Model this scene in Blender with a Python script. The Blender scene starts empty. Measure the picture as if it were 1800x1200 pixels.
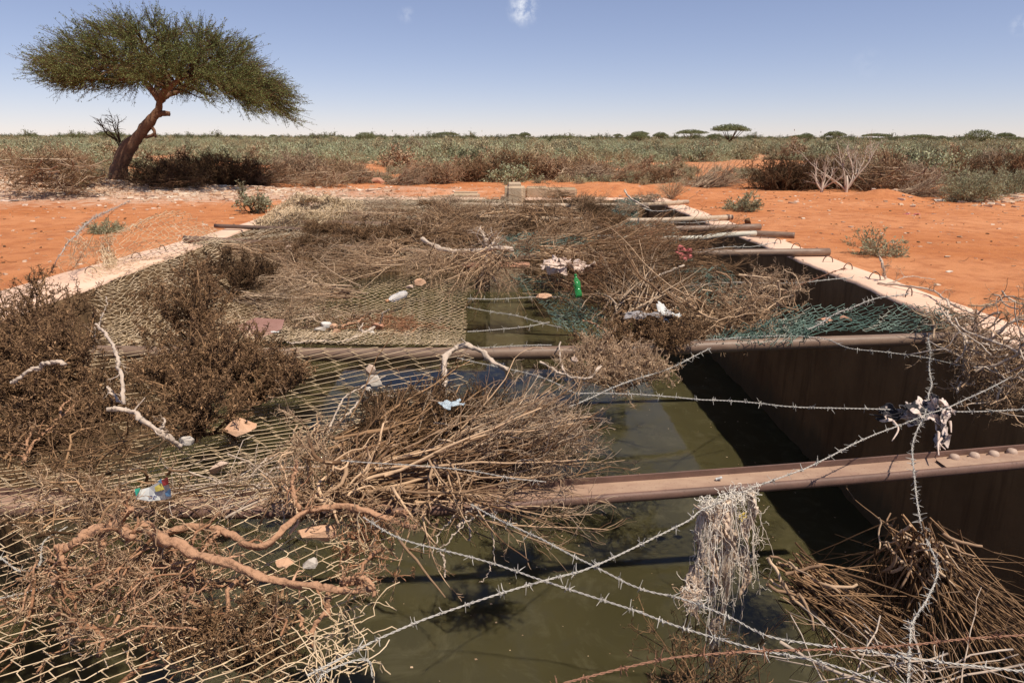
import bpy, bmesh, math, random
import numpy as np
from mathutils import Vector, Matrix
R = math.radians
rng = np.random.default_rng(7)
random.seed(7)
S = bpy.context.scene
COL = S.collection

# ------------------------------------------------------------------ camera
H = 1.5; F = 1200.0; PITCH = math.atan((600-243.5)/F); YAW = R(0.915); ROLL = R(0.16)
CM = Matrix.Rotation(-YAW, 3, 'Z') @ Matrix.Rotation(R(90)-PITCH, 3, 'X') @ Matrix.Rotation(ROLL, 3, 'Z')
cd = bpy.data.cameras.new('camera'); cam = bpy.data.objects.new('camera', cd); COL.objects.link(cam)
cam.matrix_world = Matrix.Translation((0, 0, H)) @ CM.to_4x4()
cd.sensor_width = 36; cd.lens = 24; cd.clip_start = 0.05; cd.clip_end = 9000
S.camera = cam
# ------------------------------------------------------------------ light
SD = Vector((0.34, -0.30, 0.89)).normalized()
world = bpy.data.worlds.new('World'); S.world = world; world.use_nodes = True
wn = world.node_tree; wn.nodes.clear()
def N(nt, t, **k):
    n = nt.nodes.new(t)
    for a, b in k.items(): setattr(n, a, b)
    return n
sky = N(wn, 'ShaderNodeTexSky', sky_type='NISHITA', sun_disc=False)
sky.sun_elevation = math.asin(SD.z); sky.sun_rotation = math.atan2(SD.x, SD.y)
sky.air_density = 1.0; sky.dust_density = 0.2; sky.ozone_density = 2.0; sky.altitude = 2500
SKY_STR = 0.1
bg = N(wn, 'ShaderNodeBackground'); bg.inputs[1].default_value = SKY_STR
wo = N(wn, 'ShaderNodeOutputWorld')
# a few wisps of cloud, mixed into the sky in given directions
tc = N(wn, 'ShaderNodeTexCoord')
noi = N(wn, 'ShaderNodeTexNoise'); noi.inputs['Scale'].default_value = 60; noi.inputs['Detail'].default_value = 7
noi.inputs['Roughness'].default_value = 0.62
wn.links.new(tc.outputs['Generated'], noi.inputs['Vector'])
ramp = N(wn, 'ShaderNodeMapRange'); ramp.inputs[1].default_value = 0.42; ramp.inputs[2].default_value = 0.72
wn.links.new(noi.outputs['Fac'], ramp.inputs[0])
def ray(px, py):
    v = CM @ Vector(((px-900)/F, (600-py)/F, -1)); v.normalize(); return v
acc = None
for (px, py, rad, st) in ((920, 16, 0.026, .8), (714, 26, 0.014, .18), (1525, 112, 0.022, .1), (1795, 45, 0.014, .35)):
    d = N(wn, 'ShaderNodeVectorMath', operation='DISTANCE'); wn.links.new(tc.outputs['Generated'], d.inputs[0]); d.inputs[1].default_value = ray(px, py)
    m = N(wn, 'ShaderNodeMapRange', interpolation_type='SMOOTHSTEP'); m.inputs[1].default_value = rad; m.inputs[2].default_value = 0.0
    m.inputs[4].default_value = st; wn.links.new(d.outputs['Value'], m.inputs[0])
    if acc is None: acc = m.outputs[0]
    else:
        a = N(wn, 'ShaderNodeMath', operation='ADD'); wn.links.new(acc, a.inputs[0]); wn.links.new(m.outputs[0], a.inputs[1]); acc = a.outputs[0]
mu = N(wn, 'ShaderNodeMath', operation='MULTIPLY'); wn.links.new(acc, mu.inputs[0]); wn.links.new(ramp.outputs[0], mu.inputs[1])
# the dusty air of the dry season: take some blue out of the clear-sky model
hs = N(wn, 'ShaderNodeHueSaturation'); hs.inputs['Saturation'].default_value = 1.0; hs.inputs['Value'].default_value = 1.0
gm = N(wn, 'ShaderNodeGamma'); gm.inputs[1].default_value = 0.8; wn.links.new(sky.outputs[0], gm.inputs[0]); wn.links.new(gm.outputs[0], hs.inputs['Color'])
mul = N(wn, 'ShaderNodeMix', data_type='RGBA', blend_type='MULTIPLY'); mul.inputs[0].default_value = 1; mul.inputs[7].default_value = (1.52, 1.34, 1.46, 1)
wn.links.new(hs.outputs[0], mul.inputs[6])
mx = N(wn, 'ShaderNodeMix', data_type='RGBA'); mx.inputs[7].default_value = (8.3, 8.6, 9.3, 1)
mu2 = N(wn, 'ShaderNodeMath', operation='MULTIPLY', use_clamp=True); mu2.inputs[1].default_value = 1.8; wn.links.new(mu.outputs[0], mu2.inputs[0]); wn.links.new(mu2.outputs[0], mx.inputs[0]); wn.links.new(mul.outputs[2], mx.inputs[6])
wn.links.new(mx.outputs[2], bg.inputs[0]); wn.links.new(bg.outputs[0], wo.inputs[0])
sl = bpy.data.lights.new('sun', 'SUN'); sl.energy = 5.0; sl.angle = R(0.53); sl.color = (1.0, 0.92, 0.79)
sun = bpy.data.objects.new('sun', sl); COL.objects.link(sun); sun.location = (10, -10, 30)
sun.rotation_euler = SD.to_track_quat('Z', 'Y').to_euler()
S.view_settings.view_transform = 'Standard'; S.view_settings.look = 'None'
S.view_settings.exposure = 0.10; S.view_settings.gamma = 1.0
try: S.view_settings.use_curve_mapping = False
except Exception: pass
S.render.engine = 'CYCLES'

# ------------------------------------------------------------------ pixel <-> place
def P(px, py, z=0.0):
    v = ray(px, py); t = (z-H)/v.z
    return np.array((v.x*t, v.y*t, z))
def PD(px, py, D):                      # a point above the ground at distance Y = D
    v = ray(px, py); t = D/v.y
    return np.array((v.x*t, D, H+v.z*t))
def g(x, y, cx, cy, sx, sy, a): return a*np.exp(-((x-cx)/sx)**2-((y-cy)/sy)**2)
def wob(x, y, s, ph=0):
    return np.sin(x*s+ph+1.7*np.sin(y*s*.6+ph))*np.cos(y*s*.9-ph+1.3*np.sin(x*s*.7))
def gz(x, y):
    x = np.asarray(x, float); y = np.asarray(y, float)
    z = -0.05 + 0.018*wob(x, y, 1.1) + 0.008*wob(x, y, 4.3, 2) + .004*wob(x, y, 11, 1)
    z = z + g(x, y, -18.5, 21.2, 6, 2.8, .80) + g(x, y, -11, 20.6, 4, 1.6, .12)
    z = z + g(x, y, 3.4, 20.3, 1.6, 1.0, .30) + g(x, y, -2.8, 20.2, 1.4, .9, .20) + g(x, y, -.2, 21, 2, 1, .12)
    z = z + g(x, y, 16.5, 17.5, 3, 2.2, .28) + g(x, y, 10.3, 18.6, .8, .6, .28)
    z = z + .012*np.clip(wob(x, y, 7.3, 3)-.55, 0, 1)*-2 + .010*wob(x, y, 2.6, 4)
    far = np.clip((y-26)/20, 0, 1)
    z = z + far*(0.05*wob(x, y, .22) + .03*wob(x, y, .7, 1))
    near = np.exp(-(np.clip(np.maximum(np.abs(x+.2)-4.9, y-18.8), 0, 9)/.5)**2)
    return z*(1-near) + near*(-0.05)
def PG(px, py):
    z = 0.0
    for _ in range(6):
        p = P(px, py, z)
        if p[1] < 0: return p
        z = float(gz(p[0], p[1]))
    return P(px, py, z)

# ------------------------------------------------------------------ mesh helpers
class MD:                                # numpy mesh data
    def __init__(s): s.v = []; s.f = []; s.t = []; s.n = 0
    def add(s, v, f, t=None):
        v = np.asarray(v, np.float32).reshape(-1, 3); f = np.asarray(f, np.int32)
        s.v.append(v); s.f.append(f+s.n)
        s.t.append(np.full(len(v), .5, np.float32) if t is None else np.asarray(t, np.float32)); s.n += len(v); return s
    def merge(s, o):
        for v, f, t in zip(o.v, o.f, o.t): pass
        V = np.concatenate(o.v); s.v.append(V); s.t.append(np.concatenate(o.t))
        for f in o.f: s.f.append(f+s.n)
        s.n += len(V); return s
    def mesh(s, name, off=(0, 0, 0), smooth=True):
        V = np.concatenate(s.v)-np.asarray(off, np.float32); T = np.concatenate(s.t)
        q = [f for f in s.f if len(f) and f.shape[1] == 4]; tr = [f for f in s.f if len(f) and f.shape[1] == 3]
        q = np.concatenate(q) if q else np.zeros((0, 4), np.int32); tr = np.concatenate(tr) if tr else np.zeros((0, 3), np.int32)
        me = bpy.data.meshes.new(name); me.vertices.add(len(V)); me.vertices.foreach_set('co', V.ravel().astype(np.float32))
        L = np.concatenate([q.ravel(), tr.ravel()]); me.loops.add(len(L)); me.loops.foreach_set('vertex_index', L.astype(np.int32))
        tot = np.concatenate([np.full(len(q), 4, np.int32), np.full(len(tr), 3, np.int32)])
        me.polygons.add(len(tot)); st = np.concatenate([[0], np.cumsum(tot)[:-1]]).astype(np.int32)
        me.polygons.foreach_set('loop_start', st); me.polygons.foreach_set('loop_total', tot)
        me.polygons.foreach_set('use_smooth', np.full(len(tot), smooth, bool))
        a = me.attributes.new('tint', 'FLOAT', 'POINT'); a.data.foreach_set('value', T)
        me.update(calc_edges=True); me.validate(); return me
def norm(a): return a/np.maximum(np.linalg.norm(a, axis=-1, keepdims=True), 1e-9)
def tubes(Pt, Rd, sides=3, tint=None, md=None, caps=False):
    Pt = np.asarray(Pt, float); Rd = np.asarray(Rd, float); n, K = Pt.shape[:2]
    T = np.empty_like(Pt); T[:, 1:-1] = Pt[:, 2:]-Pt[:, :-2]; T[:, 0] = Pt[:, 1]-Pt[:, 0]; T[:, -1] = Pt[:, -1]-Pt[:, -2]; T = norm(T)
    ref = norm(rng.normal(size=(n, 1, 3))); ref = np.broadcast_to(ref, T.shape).copy()
    main = norm(Pt[:, -1:]-Pt[:, :1]+1e-6); ref = ref-main*(ref*main).sum(-1, keepdims=True); ref = norm(ref)
    A = norm(np.cross(T, ref)); B = np.cross(T, A)
    an = np.arange(sides)*2*np.pi/sides
    V = Pt[:, :, None]+Rd[:, :, None, None]*(A[:, :, None]*np.cos(an)[None, None, :, None]+B[:, :, None]*np.sin(an)[None, None, :, None])
    i = np.arange(n)[:, None, None]*K*sides+np.arange(K-1)[None, :, None]*sides; s = np.arange(sides)[None, None, :]; s2 = (s+1) % sides
    Q = np.stack([i+s, i+s2, i+sides+s2, i+sides+s], -1).reshape(-1, 4)
    if tint is None: tint = rng.random(n)**1.5
    t = np.repeat(np.asarray(tint), K*sides)
    md = md or MD(); base = md.n; md.add(V.reshape(-1, 3), Q, t)
    if caps and sides == 4: pass
    if caps:
        for e in (0, K-1):
            c = Pt[:, e]; b = md.n
            idx = np.arange(n)[:, None]*K*sides+e*sides+np.arange(sides)[None]
            md.v.append(c.astype(np.float32)); md.t.append(np.asarray(tint, np.float32)); md.n += n
            tri = np.stack([np.repeat(b+np.arange(n)[:, None], sides, 1), base+idx, base+np.roll(idx, -1, 1)], -1).reshape(-1, 3)
            md.f.append(tri.astype(np.int32))
    return md
def walk(start, d, L, K, wig, grav=0.0):
    n = len(start); L = np.broadcast_to(L, (n,)); step = (L/(K-1))[:, None]
    out = np.empty((n, K, 3)); out[:, 0] = start; d = norm(d)
    for k in range(1, K):
        d = norm(d+rng.normal(size=(n, 3))*wig+np.array((0, 0, grav)))
        out[:, k] = out[:, k-1]+d*step
    return out
def kids(Pt, Rd, n, L, ang, K, wig, grav=0.0, rr=.6, tmin=.15, tip=.35, Lv=.4, rmin=.0008, flat=0):
    N0, K0 = Pt.shape[:2]; ln = np.linalg.norm(Pt[:, -1]-Pt[:, 0], axis=-1)+1e-6
    pi = rng.choice(N0, n, p=ln/ln.sum()); t = tmin+(1-tmin)*rng.random(n)**.9; s = t*(K0-1); k = np.minimum(s.astype(int), K0-2); fr = (s-k)[:, None]
    a = Pt[pi, k]; b = Pt[pi, k+1]; st = a+(b-a)*fr; tan = norm(b-a); r0 = (Rd[pi, k]*(1-fr[:, 0])+Rd[pi, k+1]*fr[:, 0])*rr
    ax = norm(np.cross(tan, norm(rng.normal(size=(n, 3)))))
    if flat: ax[:, 2] *= (1-flat); 
    an = ang*(.6+.8*rng.random(n))[:, None]; d = tan*np.cos(an)+ax*np.sin(an)
    Ls = L*(1-.45*t)*(1-Lv+2*Lv*rng.random(n))
    Pn = walk(st, d, Ls, K, wig, grav); r0 = np.maximum(r0, rmin)
    Rn = r0[:, None]*np.linspace(1, tip, K)[None]
    return Pn, Rn
def leaves(pts, L, W, dirs=None, jit=.6, md=None, tint=None):
    n = len(pts); d = rng.normal(size=(n, 3)) if dirs is None else norm(dirs)+rng.normal(size=(n, 3))*jit; d = norm(d)
    s = norm(np.cross(d, rng.normal(size=(n, 3)))); L = L*(.6+.8*rng.random(n))[:, None]; W = W*(.6+.8*rng.random(n))[:, None]
    V = np.stack([pts, pts+d*L*.5+s*W*.5, pts+d*L, pts+d*L*.5-s*W*.5], 1)
    f = np.arange(n*4).reshape(n, 4); md = md or MD()
    return md.add(V.reshape(-1, 3), f, np.repeat(rng.random(n) if tint is None else tint, 4))
def resample(pts, K):
    pts = np.asarray(pts, float); n = len(pts)
    if n == 2:
        u = np.linspace(0, 1, K)[:, None]; return pts[0]*(1-u)+pts[1]*u
    d = np.r_[0, np.cumsum(np.linalg.norm(np.diff(pts, axis=0), axis=1))]; u = np.linspace(0, d[-1], K)
    q = np.vstack([2*pts[0]-pts[1], pts, 2*pts[-1]-pts[-2]]); out = []
    for x in u:
        i = min(np.searchsorted(d, x, 'right')-1, n-2); i = max(i, 0); t = (x-d[i])/max(d[i+1]-d[i], 1e-9)
        p0, p1, p2, p3 = q[i], q[i+1], q[i+2], q[i+3]
        out.append(.5*((2*p1)+(-p0+p2)*t+(2*p0-5*p1+4*p2-p3)*t*t+(-p0+3*p1-3*p2+p3)*t**3))
    return np.array(out)

# ------------------------------------------------------------------ objects
def tagit(o, label=None, cat=None, group=None, kind=None):
    if label: o['label'] = label
    if cat: o['category'] = cat
    if group: o['group'] = group
    if kind: o['kind'] = kind
    return o
def thing(name, label, cat, loc, group=None):
    o = bpy.data.objects.new(name, None); COL.objects.link(o); o.location = [float(v) for v in loc]; o.empty_display_size = .1
    return tagit(o, label, cat, group)
def place(name, md, mat, parent=None, loc=None, smooth=True, **k):
    """parent given: vertices are in world space and are made local to the parent"""
    if parent is not None:
        off = np.array((0., 0, 0)); q = parent
        while q is not None: off += np.array(q.location); q = q.parent
    else: off = np.array(loc if loc is not None else (0, 0, 0), float)
    me = md.mesh(name, off, smooth) if isinstance(md, MD) else md
    if mat: me.materials.append(mat)
    o = bpy.data.objects.new(name, me); COL.objects.link(o)
    if parent is not None: o.parent = parent
    else: o.location = [float(v) for v in off]
    return tagit(o, **k)
def link(name, me, loc, rot=(0, 0, 0), sc=(1, 1, 1), parent=None, **k):
    o = bpy.data.objects.new(name, me); COL.objects.link(o); o.location = [float(v) for v in loc]; o.rotation_euler = rot
    o.scale = sc if hasattr(sc, '__len__') else (sc, sc, sc)
    if parent is not None: o.parent = parent
    return tagit(o, **k)

# ------------------------------------------------------------------ materials
def mat(name, rough=.85, spec=.3):
    m = bpy.data.materials.new(name); m.use_nodes = True; nt = m.node_tree
    b = nt.nodes['Principled BSDF']; b.inputs['Roughness'].default_value = rough; b.inputs['Specular IOR Level'].default_value = spec
    return m, nt, b
def mixc(nt, fac, a, b):
    m = N(nt, 'ShaderNodeMix', data_type='RGBA')
    for v, i in ((fac, 0), (a, 6), (b, 7)):
        if hasattr(v, 'is_linked') or hasattr(v, 'links'): nt.links.new(v, m.inputs[i])
        else: m.inputs[i].default_value = v if i == 0 else (*v, 1)
    return m.outputs[2]
def noise(nt, scale, detail=4, rough=.55, vec=None, dist=0):
    n = N(nt, 'ShaderNodeTexNoise'); n.inputs['Scale'].default_value = scale; n.inputs['Detail'].default_value = detail
    n.inputs['Roughness'].default_value = rough; n.inputs['Distortion'].default_value = dist
    if vec is not None: nt.links.new(vec, n.inputs['Vector'])
    return n.outputs['Fac']
def rng_(nt, x, a, b, c=0, d=1):
    m = N(nt, 'ShaderNodeMapRange'); nt.links.new(x, m.inputs[0])
    for i, v in enumerate((a, b, c, d)): m.inputs[i+1].default_value = v
    return m.outputs[0]
def bump(nt, b, h, s, dist=.01):
    n = N(nt, 'ShaderNodeBump'); n.inputs['Strength'].default_value = s; n.inputs['Distance'].default_value = dist
    nt.links.new(h, n.inputs['Height']); nt.links.new(n.outputs[0], b.inputs['Normal'])
def pos(nt, sc=(1, 1, 1)):
    gnode = N(nt, 'ShaderNodeNewGeometry'); m = N(nt, 'ShaderNodeMapping'); m.inputs['Scale'].default_value = sc
    nt.links.new(gnode.outputs['Position'], m.inputs['Vector']); return m.outputs[0]
def tintmat(name, a, b, rough=.85, spec=.25, ns=60, nz=.35, bmp=0, trans=0, c=None):
    m, nt, bs = mat(name, rough, spec)
    at = N(nt, 'ShaderNodeAttribute', attribute_name='tint').outputs['Fac']
    col = mixc(nt, at, a, b)
    if c: col = mixc(nt, rng_(nt, at, .82, .86), col, c)
    n = noise(nt, ns, 3, .6, pos(nt)); dk = tuple(v*.55 for v in a)
    col = mixc(nt, rng_(nt, n, .52, .75, 0, nz), col, dk)
    nt.links.new(col, bs.inputs['Base Color'])
    if bmp: bump(nt, bs, n, bmp, .009)
    if trans:
        tr = N(nt, 'ShaderNodeBsdfTranslucent'); nt.links.new(col, tr.inputs[0]); mxs = N(nt, 'ShaderNodeMixShader'); mxs.inputs[0].default_value = trans
        nt.links.new(bs.outputs[0], mxs.inputs[1]); nt.links.new(tr.outputs[0], mxs.inputs[2]); nt.links.new(mxs.outputs[0], nt.nodes['Material Output'].inputs[0])
    return m
M = {}
M['twig_brown'] = tintmat('twig_brown', (.055, .027, .011), (.43, .25, .13))
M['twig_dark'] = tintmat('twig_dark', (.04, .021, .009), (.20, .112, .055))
M['twig_tan'] = tintmat('twig_tan', (.16, .085, .042), (.64, .43, .265))
M['twig_grey'] = tintmat('twig_grey', (.15, .09, .052), (.60, .44, .30))
M['twig_straw'] = tintmat('twig_straw', (.26, .155, .09), (.64, .45, .29))
M['twig_orange'] = tintmat('twig_orange', (.18, .075, .035), (.50, .26, .14))
M['bark_pale'] = tintmat('bark_pale', (.42, .32, .24), (.62, .50, .40), ns=35, nz=.6, bmp=.5)
M['bark_orange'] = tintmat('bark_orange', (.30, .145, .075), (.56, .33, .20), ns=55, nz=.95, bmp=1.0)
M['bark_trunk'] = tintmat('bark_trunk', (.10, .05, .03), (.27, .145, .085), ns=14, nz=.7, bmp=1)
M['leaf_acacia'] = tintmat('leaf_acacia', (.085, .105, .028), (.25, .27, .095), ns=4, nz=.1, trans=.22)
M['leaf_dry'] = tintmat('leaf_dry', (.10, .06, .03), (.34, .22, .12), ns=4, nz=.1)
M['leaf_scrub'] = tintmat('leaf_scrub', (.27, .285, .15), (.50, .50, .32), ns=.5, nz=.5, trans=.15)
M['leaf_dark'] = tintmat('leaf_dark', (.09, .095, .045), (.20, .195, .11), ns=.5, nz=.3, trans=.15)
M['leaf_yellow'] = tintmat('leaf_yellow', (.32, .27, .14), (.54, .45, .28), ns=.5, nz=.3, trans=.1)
M['leaf_tree'] = tintmat('leaf_tree', (.10, .115, .05), (.23, .235, .11), ns=.3, nz=.3, trans=.15)
M['leaf_sage'] = tintmat('leaf_sage', (.20, .195, .11), (.40, .38, .24), ns=.5, nz=.3, trans=.1)
M['net_tan'] = tintmat('net_tan', (.58, .42, .25), (.82, .62, .41), rough=.6, spec=.4, ns=9, nz=.45)
M['net_grey'] = tintmat('net_grey', (.46, .355, .23), (.68, .53, .37), rough=.6, spec=.4, ns=9, nz=.4)
M['net_green'] = tintmat('net_green', (.075, .13, .10), (.24, .31, .25), rough=.5, spec=.4, ns=14, nz=.4, c=(.34, .33, .26))
M['wire'] = tintmat('wire', (.40, .36, .31), (.60, .55, .48), rough=.5, spec=.5, ns=60, nz=.4)
M['wire_rust'] = tintmat('wire_rust', (.22, .10, .06), (.40, .22, .14), rough=.8, ns=60)
M['sackcloth'] = tintmat('sackcloth', (.46, .28, .17), (.84, .67, .52), rough=.95, spec=.05, ns=70, nz=.5, bmp=.8, trans=.1)
M['fibre'] = tintmat('fibre', (.74, .50, .33), (.98, .90, .78), rough=.9, spec=.1, ns=12, nz=.25, trans=.15)
def pipemat(name, a, b, c, rough=.5, sc=6):
    m, nt, bs = mat(name, rough, .35); p = pos(nt, (1, 3, 3))
    n1 = noise(nt, sc, 5, .6, p); n2 = noise(nt, 90, 4, .6, pos(nt))
    col = mixc(nt, rng_(nt, n1, .35, .65), a, b); col = mixc(nt, rng_(nt, n2, .58, .72, 0, .6), col, c)
    nt.links.new(col, bs.inputs['Base Color']); bump(nt, bs, n2, .25, .003); return m
M['pipe_brown'] = pipemat('pipe_brown', (.17, .105, .072), (.24, .16, .11), (.08, .045, .03), .48)
M['pipe_beige'] = pipemat('pipe_beige', (.50, .38, .27), (.42, .31, .21), (.22, .15, .1))
M['pipe_white'] = pipemat('pipe_white', (.56, .52, .42), (.45, .42, .33), (.40, .22, .12), .4, 3)
M['pipe_dark'] = pipemat('pipe_dark', (.12, .075, .055), (.17, .11, .08), (.07, .04, .03))
M['rail'] = pipemat('rail', (.29, .175, .12), (.38, .25, .17), (.13, .07, .045), .62, 5)
M['rail_dark'] = pipemat('rail_dark', (.13, .075, .055), (.20, .11, .08), (.06, .03, .02), .6, 5)
M['bolt'] = pipemat('bolt', (.40, .27, .20), (.50, .36, .27), (.18, .1, .06), .6)
def stonemat(name, a, b, sc=9):
    m, nt, bs = mat(name, .9, .15); p = N(nt, 'ShaderNodeTexCoord').outputs['Object']; n = noise(nt, sc, 6, .65, p); n2 = noise(nt, sc*6, 4, .6, p)
    col = mixc(nt, rng_(nt, n, .35, .65), a, b); col = mixc(nt, rng_(nt, n2, .6, .75, 0, .5), col, tuple(v*.5 for v in a))
    nt.links.new(col, bs.inputs['Base Color']); bump(nt, bs, n2, .7, .006); return m
M['stone_orange'] = stonemat('stone_orange', (.52, .29, .17), (.60, .38, .25))
M['stone_pink'] = stonemat('stone_pink', (.50, .34, .25), (.60, .46, .36))
M['stone_grey'] = stonemat('stone_grey', (.42, .35, .29), (.58, .52, .45))
M['stone_white'] = stonemat('stone_white', (.62, .56, .50), (.70, .65, .6))
M['slate'] = stonemat('slate', (.25, .13, .105), (.31, .175, .145), 4)
m, nt, bs = mat('rubble', .9, .15)
at = N(nt, 'ShaderNodeAttribute', attribute_name='tint').outputs['Fac']
cr = N(nt, 'ShaderNodeValToRGB'); nt.links.new(at, cr.inputs[0])
for i, (p_, c_) in enumerate(((0, (.40, .19, .09)), (.25, (.48, .30, .19)), (.65, (.58, .43, .31)), (1, (.70, .58, .46)))):
    e = cr.color_ramp.elements[i] if i < 2 else cr.color_ramp.elements.new(p_)
    e.position = p_; e.color = (*c_, 1)
nt.links.new(cr.outputs[0], bs.inputs['Base Color']); M['rubble'] = m
# soil
m, nt, bs = mat('soil', .95, .1); p = pos(nt)
n1 = noise(nt, .35, 5, .6, p, .5); n2 = noise(nt, 3.2, 6, .62, p); n3 = noise(nt, 26, 5, .7, p); n4 = noise(nt, 110, 3, .6, p)
col = mixc(nt, rng_(nt, n1, .35, .65), (.53, .19, .068), (.66, .285, .13))
col = mixc(nt, rng_(nt, n2, .45, .68, 0, .75), col, (.38, .125, .05))
col = mixc(nt, rng_(nt, n3, .55, .75, 0, .5), col, (.70, .37, .20))
col = mixc(nt, rng_(nt, n4, .58, .70, 0, .75), col, (.24, .10, .05))
sx = N(nt, 'ShaderNodeSeparateXYZ'); nt.links.new(p, sx.inputs[0])
def gmask(cx, cy, rx, ry):
    v = N(nt, 'ShaderNodeVectorMath', operation='SUBTRACT'); nt.links.new(p, v.inputs[0]); v.inputs[1].default_value = (cx, cy, 0)
    w = N(nt, 'ShaderNodeVectorMath', operation='MULTIPLY'); nt.links.new(v.outputs[0], w.inputs[0]); w.inputs[1].default_value = (1/rx, 1/ry, 0)
    l = N(nt, 'ShaderNodeVectorMath', operation='LENGTH'); nt.links.new(w.outputs[0], l.inputs[0])
    a = N(nt, 'ShaderNodeMath', operation='ADD'); nt.links.new(l.outputs['Value'], a.inputs[0])
    k = rng_(nt, n2, .3, .7, -.35, .35); nt.links.new(k, a.inputs[1]); return rng_(nt, a.outputs[0], .55, 1.1, .8, 0)
for (cx, cy, rx, ry) in ((-17.5, 20, 12, 4.6), (-10, 20, 9, 2.6), (17.5, 17.5, 4.6, 2.6)):
    col = mixc(nt, gmask(cx, cy, rx, ry), col, (.60, .41, .30))
far = rng_(nt, sx.outputs['Y'], 30, 90); col = mixc(nt, far, col, (.50, .27, .15))
nt.links.new(col, bs.inputs['Base Color'])
ad = N(nt, 'ShaderNodeMath', operation='ADD'); nt.links.new(n3, ad.inputs[0]); nt.links.new(n4, ad.inputs[1]); bump(nt, bs, ad.outputs[0], .7, .03)
M['soil'] = m
# concrete
def concrete(name, a, b, stain, vs=1.0, dark=.5):
    m, nt, bs = mat(name, .9, .15); p = pos(nt); pv = pos(nt, (2.2, 2.2, .22))
    n1 = noise(nt, 1.1, 6, .6, p); n2 = noise(nt, 2.6, 6, .65, pv); n3 = noise(nt, 40, 5, .65, p)
    col = mixc(nt, rng_(nt, n1, .35, .65), a, b); col = mixc(nt, rng_(nt, n2, .5, .75, 0, dark*vs), col, stain)
    col = mixc(nt, rng_(nt, n3, .6, .78, 0, .4), col, tuple(v*.6 for v in a))
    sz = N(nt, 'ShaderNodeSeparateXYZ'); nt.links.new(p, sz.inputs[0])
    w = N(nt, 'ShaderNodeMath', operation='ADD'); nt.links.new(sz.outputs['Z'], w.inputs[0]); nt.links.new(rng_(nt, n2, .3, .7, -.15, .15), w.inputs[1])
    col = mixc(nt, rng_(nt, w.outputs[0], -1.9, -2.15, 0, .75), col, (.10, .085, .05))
    nt.links.new(col, bs.inputs['Base Color']); bump(nt, bs, n3, .5, .01); return m
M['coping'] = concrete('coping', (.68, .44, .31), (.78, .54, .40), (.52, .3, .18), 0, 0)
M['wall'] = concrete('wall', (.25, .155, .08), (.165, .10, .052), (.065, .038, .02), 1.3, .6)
M['inlet'] = concrete('inlet', (.44, .34, .22), (.52, .38, .26), (.32, .22, .13), 1, .5)
# water
m, nt, bs = mat('water', .03, .5); bs.inputs['IOR'].default_value = 1.33; p = pos(nt); bs.inputs['Subsurface Weight'].default_value = .85; bs.inputs['Subsurface Radius'].default_value = (1, .9, .6); bs.inputs['Subsurface Scale'].default_value = .22
n1 = noise(nt, .5, 4, .55, p, .6); n2 = noise(nt, 3, 3, .5, p)
col = mixc(nt, rng_(nt, n1, .35, .65), (.050, .043, .018), (.064, .055, .024)); nt.links.new(col, bs.inputs['Base Color'])
n5 = noise(nt, 1.7, 8, .72, p, 1.2); col = mixc(nt, rng_(nt, n5, .52, .70, 0, .55), col, (.115, .10, .055)); nt.links.new(col, bs.inputs['Base Color']); nt.links.new(rng_(nt, n5, .5, .72, .03, .16), bs.inputs['Roughness'])
nn = noise(nt, 5, 3, .5, p); bump(nt, bs, nn, .05, .02); M['water'] = m
m, nt, bs = mat('cloth_pale', .9, .1); p = pos(nt); n = noise(nt, 30, 4, .6, p); nt.links.new(mixc(nt, rng_(nt, n, .4, .65), (.66, .52, .44), (.55, .40, .31)), bs.inputs['Base Color']); M['cloth_pale'] = m
m, nt, bs = mat('cloth_grey', .9, .1); n = noise(nt, 30, 4, .6, pos(nt)); nt.links.new(mixc(nt, rng_(nt, n, .4, .6), (.36, .33, .32), (.24, .21, .2)), bs.inputs['Base Color']); M['cloth_grey'] = m
m, nt, bs = mat('cloth_piebald', .8, .2); n = noise(nt, 16, 3, .5, pos(nt)); nt.links.new(mixc(nt, rng_(nt, n, .43, .48), (.035, .032, .035), (.66, .53, .46)), bs.inputs['Base Color']); M['cloth_piebald'] = m
def flat(name, c, rough=.5, **k):
    m, nt, bs = mat(name, rough, .4); n = noise(nt, 25, 3, .6, pos(nt)); nt.links.new(mixc(nt, rng_(nt, n, .4, .7), c, tuple(v*.75 for v in c)), bs.inputs['Base Color'])
    for a, v in k.items(): bs.inputs[a.replace('_', ' ')].default_value = v
    M[name] = m
flat('cloth_red', (.46, .12, .11), .8); flat('yellow', (.62, .42, .06)); flat('cloth_black', (.04, .035, .035), .8)
flat('plastic_white', (.58, .56, .52), .5); flat('plastic_blue', (.20, .32, .42), .3); flat('cap_orange', (.55, .28, .14), .4)
flat('ink_blue', (.02, .03, .12)); flat('print_red', (.55, .05, .05)); flat('print_green', (.03, .25, .16)); flat('print_yellow', (.75, .60, .12)); flat('print_sky', (.18, .38, .60))
flat('brick_orange', (.52, .26, .16), .9)
def glassy(name, c, tr):
    m, nt, bs = mat(name, .12, .5); bs.inputs['Base Color'].default_value = (*c, 1); bs.inputs['Transmission Weight'].default_value = tr; bs.inputs['IOR'].default_value = 1.3
    M[name] = m
glassy('bottle_clear', (.92, .86, .80), .55); glassy('bottle_green', (.06, .42, .12), .55); glassy('film_clear', (.75, .85, .9), .6)

# ================================================================== SETTING
XL, XR, YN, YF, D = -4.35, 3.87, 0.35, 18.0, -2.35     # inner faces of the tank, water level
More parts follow.
